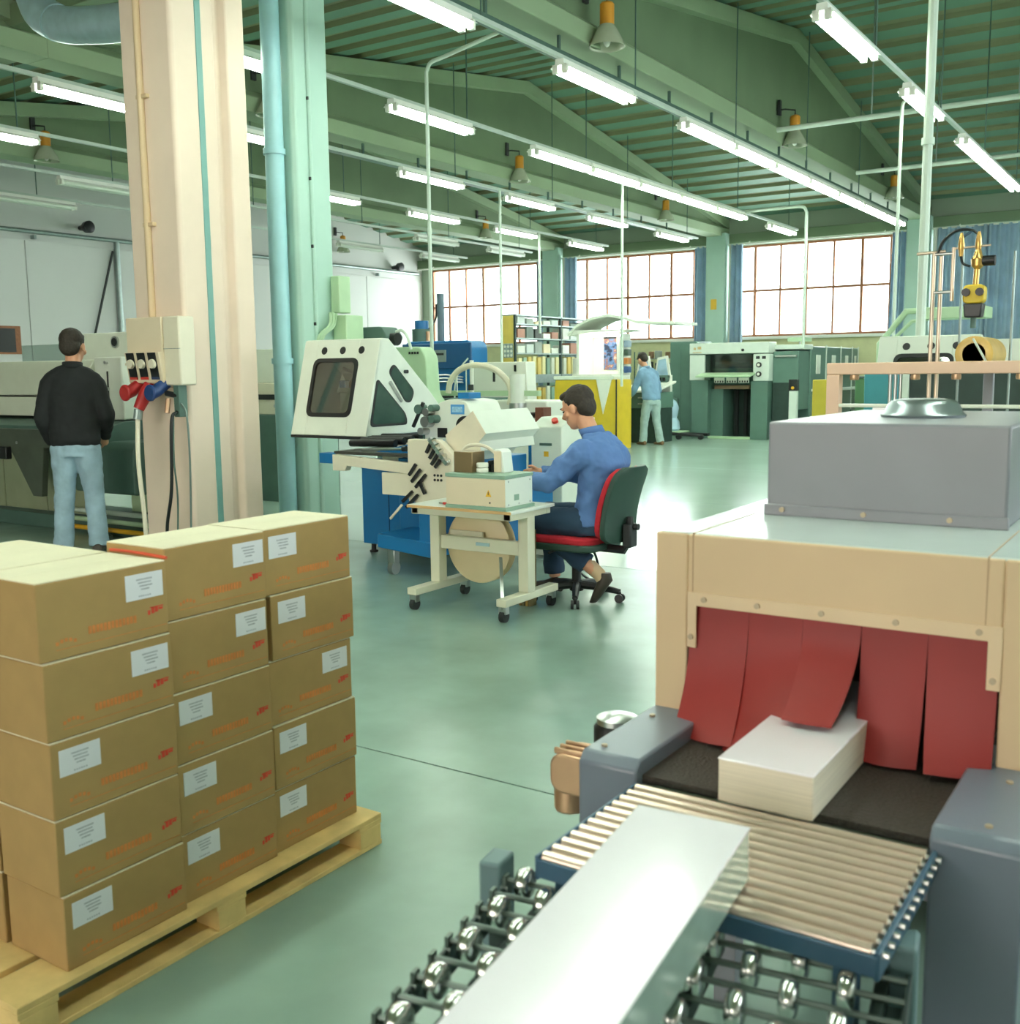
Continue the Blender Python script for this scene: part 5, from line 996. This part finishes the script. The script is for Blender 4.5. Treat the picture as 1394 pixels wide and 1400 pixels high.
box('pile_board', mat('pile_board', (120,96,70), 0.6), pr, -8.78, -8.0, 21.15, 21.8, 1.05, 1.13); box('inner_leg', M_pgreen, pr, -8.9, -8.62, 21.25, 21.9, 0.0, 1.05); box('pile_back', M_pint, pr, -8.62, -7.95, 21.85, 21.9, 0, 1.05)
box('pile_sill', M_lgreen, pr, -8.9, -7.95, 21.1, 21.2, 0.0, 0.05)
for k in range(3): box('chain_guide', M_dark, pr, -8.55+0.2*k, -8.48+0.2*k, 21.75, 21.8, 0.05, 1.0)
lbx = box('side_tower', M_pgreen, pr, -9.98, -9.34, 21.5, 22.3, 0.0, 2.08, 0.012); box('tower_door_line', M_dgreen, lbx, -9.72, -9.71, 21.494, 21.502, 0.05, 1.9, 0); box('tower_handle', M_dgreen, lbx, -9.98, -9.75, 21.42, 21.5, 0.72, 0.85, 0.02)
box('rear_housing', M_pgreen, pr, -9.3, -7.56, 21.5, 22.2, 1.1, 1.95, 0.01)
box('side_box', M_pgreen, pr, -7.56, -7.02, 21.3, 22.0, 0.62, 1.82, 0.01); box('side_recess', M_pint, pr, -7.55, -7.08, 21.28, 21.5, 0.1, 1.18); cyl('hand_rail', M_steel, pr, (-7.5, 21.26, 1.72), (-7.05, 21.26, 1.72), 0.02)
box('paper_bin_top', M_pgrey, pr, -7.56, -6.95, 21.4, 22.0, 1.86, 1.96, 0.01); box('lid', M_lgreen, pr, -7.3, -6.95, 21.4, 21.9, 2.02, 2.10); cyl('lid_post', M_steel, pr, (-7.1, 21.6, 1.96), (-7.1, 21.6, 2.02), 0.02)
ed = [22.0, 23.1, 24.2, 25.1, 25.6]
for k in range(4):
    u = box('print_unit', M_pgreen, pr, -9.0, -7.0, ed[k]+0.03, ed[k+1]-0.03, 0.25, 1.93, 0.02)
    box('unit_edge', M_pgrey, u, -7.005, -6.98, ed[k+1]-0.045, ed[k+1]-0.015, 0.5, 1.96, 0.004); box('gauge_panel', M_white, u, -7.0, -6.985, ed[k]+0.35*(ed[k+1]-ed[k]), ed[k]+0.6*(ed[k+1]-ed[k]), 1.35, 1.75, 0.003); box('step', M_pgrey, u, -7.0, -6.72, ed[k]+0.1, ed[k+1]-0.1, 0.98, 1.03); box('foot_step', M_pgrey, u, -7.0, -6.6, ed[k]+0.1, ed[k+1]-0.1, 0.40, 0.45)
box('plinth', M_pint, pr, -9.0, -7.05, 22.0, 25.6, 0.0, 0.26)
fe = thing('press_post', 'slim control post with a yellow light beside the green press', 'post', (-6.98, 20.8, 0))
box('post', M_pgrey, fe, -7.02, -6.86, 20.75, 20.85, 0.35, 1.02, 0.008); box('post_foot', M_black, fe, -7.02, -6.86, 20.74, 20.86, 0.0, 0.35); box('post_head', M_black, fe, -7.03, -6.85, 20.74, 20.86, 1.02, 1.25, 0.008); cyl('lamp', M_warn, fe, (-6.94, 20.72, 1.08), (-6.94, 20.74, 1.08), 0.03)
wcan = thing('drum', 'bluish white plastic drum on a low trolley between the man and the press', 'drum', (-9.6, 20.7, 0.14))
MB().lathe((-9.62, 20.7, 0.17), [(0.20, 0.0), (0.24, 0.04), (0.22, 0.2), (0.17, 0.28), (0.19, 0.36), (0.21, 0.5), (0.16, 0.62), (0.08, 0.68), (0.001, 0.69)], 20).build('shell', mat('drum_blue_white', (176,204,222), 0.35, var=0.15, scale=4), wcan)
jt = thing('pallet_truck', 'low black pallet truck on the floor left of the press', 'truck', (-9.5, 20.7, 0))
box('deck', M_lgreen, jt, -9.95, -9.25, 20.45, 20.95, 0.14, 0.17); tube('frame', M_black, jt, [(-9.5, 20.45, 0.13), (-9.0, 20.5, 0.1), (-8.8, 20.6, 0.09)], 0.035, 8); box('fork', M_black, jt, -9.3, -8.75, 20.75, 20.85, 0.07, 0.13)
for x, yy_ in ((-9.85, 20.5), (-9.85, 20.9), (-8.85, 20.62), (-9.3, 20.5)): cyl('wheel', M_dark, jt, (x, yy_-0.03, 0.06), (x, yy_+0.03, 0.06), 0.06)
# ---- console, viewing booth, yellow machine
cs = thing('press_console', 'dark green press console with sloping white desk and drawers', 'console', (-9.4, 19.6, 0))
box('cabinet', M_pint, cs, -9.95, -9.22, 19.25, 20.0, 0.0, 0.70, 0.01)
dbody = box('drawer_body', M_pgreen, cs, -9.97, -9.2, 19.2, 20.0, 0.70, 1.02, 0.01)
for z in (0.78, 0.90): box('drawer_handle', M_steel, dbody, -9.6, -9.25, 19.16, 19.2, z, z+0.025)
MB().prism([(19.12, 1.02), (19.12, 1.06), (20.05, 1.24), (20.05, 1.20)], 'x', -10.0, -9.16).build('desk_top', M_white, cs, 0.005)
box('edge_post', M_white, cs, -10.05, -9.93, 19.1, 19.2, 0.58, 1.36, 0.006); box('post_foot', M_black, cs, -10.02, -9.95, 19.1, 19.2, 0, 0.58)
box('instrument_block', M_dgreen, cs, -9.9, -9.3, 19.9, 20.0, 1.18, 1.36, 0.01)
for k in range(6): box('control_key', M_black, cs, -9.85+0.09*k, -9.79+0.09*k, 19.885, 19.901, 1.24, 1.31, 0)
scr = thing('slanted_screens', 'pair of bluish slanted screens on the press console in front of the man', 'screen', (-9.7, 20.1, 1.2))
M_scr = mat('screen_blue', (150,180,200), 0.2, var=0.2, scale=3)
box('screen_foot', M_white, scr, -10.0, -9.3, 20.06, 20.16, 0.0, 1.36)
for k in range(2):
    p_ = MB().prism([(-10.1+0.42*k, 1.30), (-9.72+0.42*k, 1.30), (-9.80+0.42*k, 1.76), (-10.02+0.42*k, 1.72)], 'y', 20.06, 20.12).build('screen_frame', M_white, scr, 0.004); MB().prism([(-10.05+0.42*k, 1.34), (-9.77+0.42*k, 1.34), (-9.83+0.42*k, 1.70), (-9.99+0.42*k, 1.67)], 'y', 20.05, 20.062).build('screen', M_scr, p_)
ym = thing('yellow_machine', 'mustard yellow machine housing behind the seated man, with a white pointed flap', 'machine', (-9.8, 17.6, 0))
MB().prism([(-10.5, 0.0), (-9.1, 0.0), (-9.1, 1.30), (-10.42, 1.30)], 'y', 17.3, 17.9).build('housing', M_yellow, ym, 0.01); box('housing_top', M_pale, ym, -10.45, -9.15, 17.28, 17.95, 1.30, 1.37, 0.01)
MB().prism([(-9.52, 1.30), (-9.20, 1.30), (-9.38, 0.66)], 'y', 17.28, 17.30).build('pointed_flap', M_white, ym)
box('dark_slot', M_black, ym, -9.72, -9.58, 17.29, 17.302, 0.25, 0.55, 0); box('shelf', M_white, ym, -9.85, -9.56, 17.26, 17.3, 0.55, 0.60); box('corner_strip', M_dark, ym, -9.12, -9.095, 17.29, 17.31, 0.1, 1.3)
for x in (-9.5, -9.3): cyl('bolt', M_black, ym, (x, 17.285, 0.3), (x, 17.3, 0.3), 0.025)
vb = thing('viewing_booth', 'white lit viewing booth with a curved canopy and a colour poster', 'booth', (-9.6, 17.7, 1.37))
box('back_wall', M_white, vb, -10.0, -9.24, 18.0, 18.05, 1.37, 2.15, 0.006); box('side_wall', M_pale, vb, -10.04, -9.98, 17.45, 18.05, 1.37, 2.15, 0.006)
cpt = [(-10.15, 2.12), (-9.95, 2.28), (-9.65, 2.40), (-9.3, 2.45), (-8.95, 2.38), (-8.7, 2.30), (-8.2, 2.28), (-7.95, 2.27)]; up_ = [(x, z+0.05) for x, z in cpt]
MB().prism(cpt+list(reversed(up_)), 'y', 17.3, 18.3).build('canopy', M_pale, vb, 0.004)
MB().prism([(-10.12, 2.12), (-9.95, 2.16), (-9.5, 2.17), (-9.0, 2.2), (-9.0, 2.22), (-10.05, 2.22)], 'y', 17.35, 18.2).build('light_box', M_white, vb, 0.004)
box('booth_lamp', mat('booth_lamp', (255,255,250), 0.4, emit=(255,255,250), estr=14), vb, -9.85, -9.2, 17.5, 17.7, 2.10, 2.13, 0); box('lower_shelf', M_white, vb, -10.05, -9.2, 17.3, 18.05, 1.37, 1.40)
M_post = mat('poster_print', (120,130,150), 0.4)
def poster(m):
    nt = m.node_tree; b = nt.nodes['Principled BSDF']; rp = [n for n in nt.nodes if n.type == 'VALTORGB'][0]; nz = [n for n in nt.nodes if n.type == 'TEX_NOISE'][0]; nz.inputs['Scale'].default_value = 9
    rp.color_ramp.interpolation = 'LINEAR'; e = rp.color_ramp.elements; e[0].position = 0.36; e[0].color = (*srgb((40,46,70)), 1); e[1].position = 0.64; e[1].color = (*srgb((214,190,170)), 1); x = e.new(0.46); x.color = (*srgb((96,130,176)), 1); x = e.new(0.55); x.color = (*srgb((150,90,66)), 1)
poster(M_post)
po = box('poster', M_post, vb, -9.74, -9.47, 17.985, 18.0, 1.48, 2.12, 0); box('poster_band', M_black, po, -9.74, -9.47, 17.98, 17.986, 2.07, 2.12, 0)
box('side_panel', M_white, vb, -9.26, -9.2, 17.6, 18.05, 1.40, 2.15, 0.004)
for k in range(4): box('ink_can', mat('can_%d' % k, [(60,90,140), (190,120,60), (70,90,80), (150,170,190)][k], 0.4), vb, -9.19, -9.1, 17.75, 17.9, 1.42+0.16*k, 1.54+0.16*k, 0.01)
wc = tag(MB().prism(round_poly([(-10.62, 0.9), (-10.14, 0.9), (-10.14, 1.66), (-10.62, 1.72)], 0.04), 'y', 18.3, 18.8).build('white_case', M_white, None, 0.01), 'plain white upright case left of the viewing booth', 'case'); MB().box(-10.6, -10.16, 18.32, 18.78, 0.0, 0.9).build('case_stand', M_dgreen, wc)
tag(MB().box(-10.36, -10.32, 18.285, 18.3, 1.42, 1.5).build('case_latch', M_black, wc))
# ---- plate and chemical shelving behind the console
def rack(label, x0, x1, y, z0, z1, seed, group):
    t = thing('shelf_rack', label, 'shelf', ((x0+x1)/2, y, 0), group); rn = random.Random(seed)
    for x in (x0, x1): cyl('upright', M_dgreen, t, (x, y-0.15, 0), (x, y-0.15, z1), 0.02, n=6); cyl('upright', M_dgreen, t, (x, y+0.15, 0), (x, y+0.15, z1), 0.02, n=6)
    z = z0
    while z < z1-0.05: box('shelf_board', M_galv, t, x0, x1, y-0.17, y+0.17, z, z+0.02, 0.002); z += 0.27
    return t
rk2 = rack('open rack of dark tins against the far wall behind the console', -12.7, -10.2, 25.3, 0.4, 1.95, 5, None)
rn = random.Random(11); cc = [(60,64,62), (150,160,150), (90,110,100), (200,206,196), (40,50,70), (120,90,60)]
for s_ in range(6):
    for k in range(9):
        z = 0.42+0.27*s_; x = -12.55+0.26*k+rn.uniform(-0.03, 0.03); r_ = rn.uniform(0.07, 0.1); hgt = rn.uniform(0.14, 0.22); ci = rn.randrange(6)
        cn_ = MB().lathe((x, 25.25, z), [(r_*0.96, 0), (r_, 0.01), (r_, hgt-0.01), (r_*0.9, hgt)], 12).build('paint_tin', mat('tin_%d' % ci, cc[ci], 0.4, 0.2))
        tag(cn_, 'paint tin number %s from the left on the %s shelf up of the can rack' % (ORD[k].replace('first', 'one') if False else ORD[k], ORD[s_]), 'tin', 'tins on the can rack')
        cn_['label'] = '%s tin from the left on the %s shelf up of the can rack' % (ORD[k], ORD[s_])
rk = thing('plate_rack', 'tall steel rack with a yellow end panel, holding plates and packets', 'shelf', (-13.1, 22.0, 0))
RX = -13.1; RY = [20.0, 22.0, 24.0]
box('end_panel', M_yellow if False else mat('rack_end_yellow', (214,190,96), 0.5), rk, -13.42, -13.12, 19.98, 20.02, 0.0, 2.72, 0.004)
ep = box('chart', mat('chart_grey', (150,164,160), 0.5, var=0.3, scale=14), rk, -13.4, -13.14, 19.97, 19.982, 1.78, 2.1, 0.002)
for i in range(3):
    for j in range(3): cyl('chart_disc', M_white, ep, (-13.355+0.085*i, 19.965, 1.83+0.1*j), (-13.355+0.085*i, 19.971, 1.83+0.1*j), 0.03, n=12)
for yy_ in RY:
    for x in (-13.45, -13.1): box('upright', M_pint, rk, x-0.025, x+0.025, yy_-0.025, yy_+0.025, 0, 2.75, 0.002)
for z in (0.08, 0.62, 1.2, 1.86, 2.2, 2.52, 2.72):
    for k in range(2): box('shelf_board', M_galv, rk, -13.45, -13.07, RY[k]+0.02, RY[k+1]-0.02, z, z+0.03 if z != 1.2 else z+0.2, 0.003)
# plates standing on the rack and packets on top of it
pc = [(206,180,96), (150,176,150), (214,206,150), (120,150,130), (196,200,180), (176,150,70)]
for (z, hgt, nm) in ((0.65, 0.5, 'lower'), (1.40, 0.42, 'middle')):
    for b in range(2):
        for k in range(9):
            y0 = RY[b]+0.12+0.205*k; ci = rn.randrange(6); hh = hgt*rn.uniform(0.86, 1.0)
            p_ = MB().box(-13.42, -13.08, y0, y0+0.13, z, z+hh).build('hanging_folder', mat('folder_%d' % ci, pc[ci], 0.6), None, 0.004)
            tag(p_, '%s upright folder in the %s bay on the %s shelf of the plate rack' % (ORD[k], ['near', 'far'][b], nm), 'folder', 'folders in the plate rack')
k6 = [(214,220,206), (60,66,60), (196,206,200), (230,232,224), (150,160,150), (170,120,100), (222,206,170), (104,120,110)]
for si, (z, nm) in enumerate(((1.89, 'third'), (2.23, 'second'), (2.55, 'top'))):
    for b in range(2):
        for k in range(5):
            y0 = RY[b]+0.12+0.37*k; ci = (si*5+b*3+k*2) % 8; hh = [0.16, 0.2, 0.26, 0.22, 0.12][(k+si+b) % 5]*(1.0 if nm != 'top' else 0.6)
            p_ = MB().box(-13.40, -13.10, y0, y0+0.3, z, z+hh).build('packet', mat('packet_%d' % ci, k6[ci], 0.6), None, 0.006)
            tag(p_, '%s packet, %s bay, %s shelf from the top of the plate rack' % (ORD[k], ['near', 'far'][b], nm) if nm != 'top' else '%s flat packet in the %s bay on the top shelf of the plate rack' % (ORD[k], ['near', 'far'][b]), 'packet', 'packets in the plate rack')
# man in light blue at the console
standing('man in a light blue sweater bending over the press console', (-9.12, 18.80, 0.0), R(60), 1.80, 0.38, M_swt, M_trg, {-1: ((-0.27, 0.2, 1.1), (-0.2, 0.42, 0.98)), 1: ((0.27, 0.14, 1.08), (0.22, 0.34, 0.95))}, head_turn=0.0, head_down=0.75, voxel=0.013, shoe=mat('shoe_tan', (120,92,60), 0.6), step=-0.10)
# ================================================================ RIGHT: SEALER FRAME, FILM ROLL, SECOND FOLDER
sf_ = thing('film_sealer', 'pinkish sealer frame standing behind the shrink tunnel', 'machine', (-0.85, 4.8, 0))
M_pinkbar = mat('sealer_pink', (222,186,160), 0.45, var=0.04)
box('top_bar', M_pinkbar, sf_, -1.385, -0.3, 4.58, 4.64, 1.425, 1.475, 0.004); box('left_post', M_pinkbar, sf_, -1.385, -1.33, 4.58, 4.64, 0.0, 1.425, 0.004); box('right_post', M_pinkbar, sf_, -0.36, -0.3, 4.58, 4.64, 0.0, 1.425, 0.004)
for x in (-1.27, -1.02, -0.86, -0.62): MB().lathe((x, 4.6, 1.412), [(0.001, -0.012), (0.018, -0.010), (0.02, 0.0), (0.018, 0.012)], 14).build('bar_stud', M_alu, sf_)
box('lower_bar', M_pale, sf_, -1.385, -0.3, 4.585, 4.62, 1.285, 1.30); box('sealer_bed', M_grey, sf_, -1.33, -0.36, 4.3, 5.4, 0.2, 0.85, 0.01)
fr2 = thing('film_roll', 'large roll of clear film with an amber core face on the sealer', 'film roll', (-0.87, 5.2, 1.47))
M_amberf = mat('film_amber', (206,170,96), 0.35, var=0.12, scale=14); M_filmc = glass('clear_film', (214,226,216), 0.15, 0.35)
MB().lathe((-0.868, 5.0, 1.508), [(0.048, 0.0), (0.072, 0.0), (0.078, 0.004), (0.079, 0.36), (0.074, 0.365), (0.048, 0.365), (0.048, 0.0)], 36, 'y').build('film', M_amberf, fr2, angle=50)
MB().lathe((-0.868, 5.0, 1.508), [(0.043, 0.002), (0.0485, 0.002), (0.0485, 0.37), (0.043, 0.37), (0.043, 0.002)], 28, 'y').build('core', mat('core_brown', (110,92,66), 0.7), fr2)
cyl('core_plug', M_dark, fr2, (-0.868, 5.1, 1.508), (-0.868, 5.13, 1.508), 0.0435); cyl('axle', M_dark, fr2, (-0.868, 5.1, 1.508), (-0.868, 5.45, 1.508), 0.016); 
MB().bar((-0.868, 4.97, 1.575), (-0.80, 4.97, 1.455), 0.012, 0.008).build('tension_arm', M_pole, fr2); box('axle_stand', M_grey, fr2, -0.89, -0.85, 4.86, 4.89, 1.43, 1.52) if False else None
box('axle_stand', M_grey, fr2, -0.89, -0.845, 5.40, 5.44, 0.85, 1.53)
for k in range(2): tag(cyl('guide_rod', M_galv, None, ((-0.985, 5.30, 0.85), (-0.765, 5.30, 0.85))[k], ((-0.985, 5.30, 2.01), (-0.765, 5.30, 1.97))[k], 0.006), ['chrome guide rod standing left of the yellow pump head', 'chrome guide rod standing near the right border'][k], 'rod', 'chrome guide rods')
M_rodm = mat('stand_steel', (206,188,168), 0.3, 0.7)
st = thing('pump_stand', 'brass pump head with a yellow and black motor on a steel stand', 'pump', (-1.03, 5.0, 1.42))
cyl('stand_rod', M_rodm, st, (-1.045, 4.98, 1.0), (-1.045, 4.98, 1.95), 0.009); cyl('stand_rod', M_rodm, st, (-1.018, 5.0, 1.0), (-1.018, 5.0, 1.95), 0.009); box('rod_base', M_grey, st, -1.08, -0.98, 4.94, 5.04, 0.85, 1.0)
cyl('cross_rod', M_rodm, st, (-1.12, 4.99, 1.953), (-1.0, 4.99, 1.957), 0.007); cyl('side_rod', M_rodm, st, (-0.965, 4.98, 1.74), (-0.965, 4.98, 1.97), 0.008); cyl('arm', M_rodm, st, (-0.965, 4.98, 1.965), (-0.815, 4.98, 1.97), 0.005)
for z in (1.945, 1.78): cyl('clamp', M_steel, st, (-1.04, 4.98, z), (-0.96, 4.98, z), 0.007)
M_brass = mat('brass', (206,166,96), 0.3, 0.9, var=0.08)
for x, z in ((-0.935, 1.99), (-0.865, 1.99)): MB().lathe((x, 4.98, z-0.03), [(0.008, -0.03), (0.012, 0.0), (0.014, 0.02), (0.010, 0.05), (0.006, 0.07)], 12).build('fitting', M_brass, st)
MB().lathe((-0.865, 4.98, 1.87), [(0.012, 0.0), (0.026, 0.015), (0.028, 0.045), (0.018, 0.06), (0.01, 0.09)], 14).build('valve_body', M_brass, st); cyl('valve_knob', M_black, st, (-0.845, 4.98, 1.905), (-0.795, 4.98, 1.905), 0.022)
mo_ = MB().prism(rrect(-0.915, -0.828, 1.725, 1.805, 0.02), 'y', 4.945, 5.02).build('motor_top', M_yellow, st, 0.006); MB().prism([(-0.912, 1.725), (-0.831, 1.725), (-0.838, 1.665), (-0.905, 1.665)], 'y', 4.945, 5.02).build('motor_body', M_black, st, 0.006)
for x in (-0.9, -0.845): cyl('gauge', M_black, mo_, (x, 4.93, 1.772), (x, 4.946, 1.772), 0.017)
cyl('neck', M_brass, st, (-0.87, 4.98, 1.80), (-0.867, 4.98, 1.87), 0.012); cyl('nozzle', M_dgreen, st, (-0.872, 4.98, 1.62), (-0.872, 4.98, 1.665), 0.012)
for off_ in (0.0, 0.02): tube('hose', M_black if off_ == 0 else M_rail, st, arc([(-1.03, 4.98+off_, 1.95), (-1.01, 4.98+off_, 2.0), (-0.96, 4.98+off_, 2.04), (-0.90, 4.98+off_, 2.04), (-0.868 if off_ == 0 else -0.935, 4.98+off_*0.5, 2.02 if off_ == 0 else 2.01)]), 0.006, 6)
tube('hose', M_black, st, arc([(-0.935, 4.98, 1.935), (-0.925, 4.98, 1.90), (-0.895, 4.98, 1.885)]), 0.006, 6)
f2 = thing('second_folding_machine', 'second white-hooded folding machine behind the film sealer', 'machine', (-2.0, 9.9, 0))
sloped_hood(f2, -2.42, -1.60, 9.3, 0.96, False); box('base', M_blue, f2, -2.35, -1.6, 9.7, 10.3, 0.1, 0.93, 0.01); box('dark_screen', M_pint, f2, -1.95, -0.9, 8.6, 8.65, 0.9, 1.42, 0.006); box('screen_edge', M_pole, f2, -2.0, -1.95, 8.58, 8.66, 0.7, 1.45); box('screen_leg', M_dgreen, f2, -1.5, -1.4, 8.6, 8.65, 0, 0.9)
for k in range(3): cyl('spindle', M_steel, f2, (-2.10+0.04*k, 8.62, 1.1), (-2.10+0.04*k, 8.62, 1.42), 0.015)
box('side_arm', M_pale, f2, -1.60, -0.95, 9.5, 9.8, 1.45, 1.68, 0.01)
for x in (-2.3, -1.65):
    for yy_ in (9.75, 10.25): cyl('foot', M_dark, f2, (x, yy_, 0), (x, yy_, 0.1), 0.03)
gt = thing('green_tray_arm', 'green steel tray on a bent tubular arm above the second folder', 'tray', (-2.3, 12.0, 0))
box('tray', M_lgreen, gt, -2.55, -1.95, 11.8, 12.2, 1.96, 2.08, 0.008); tube('arm', M_lgreen, gt, [(-3.05, 12.0, 0.0), (-3.05, 12.0, 1.72), (-2.78, 12.0, 2.06), (-2.5, 12.0, 2.06)], 0.035, 8); tube('brace', M_lgreen, gt, [(-2.95, 12.0, 1.72), (-2.72, 12.0, 1.95), (-2.55, 12.0, 1.97)], 0.02, 8)
yp = tag(MB().box(-3.14, -2.98, 9.95, 10.25, 0.0, 1.35).build('yellow_locker', mat('locker_yellow', (206,190,60), 0.5), None, 0.008), 'narrow yellow upright locker beside the pink sealer frame', 'locker')
MB().box(-3.10, -3.02, 9.945, 9.952, 0.7, 0.78).build('locker_handle', M_black, yp); 
gb_ = tag(MB().prism([(-2.92, 0.0), (-2.58, 0.0), (-2.58, 1.34), (-2.92, 1.36)], 'y', 10.6, 11.0).build('green_bin', mat('bin_green', (74,124,86), 0.5), None, 0.01), 'dark green bin behind the sealer frame', 'bin'); MB().box(-2.94, -2.56, 10.58, 11.02, 1.355, 1.375).build('bin_lid', M_dgreen, gb_)
tb3 = tag(MB().prism([(-2.36, 0.0), (-2.16, 0.0), (-2.10, 1.44), (-2.38, 1.44)], 'y', 8.9, 9.15).build('teal_cabinet', mat('teal_paint', (52,140,150), 0.5), None, 0.01), 'bright teal cabinet beside the second folder', 'cabinet'); MB().box(-2.30, -2.2, 8.892, 8.9, 1.1, 1.13).build('cabinet_handle', M_steel, tb3)
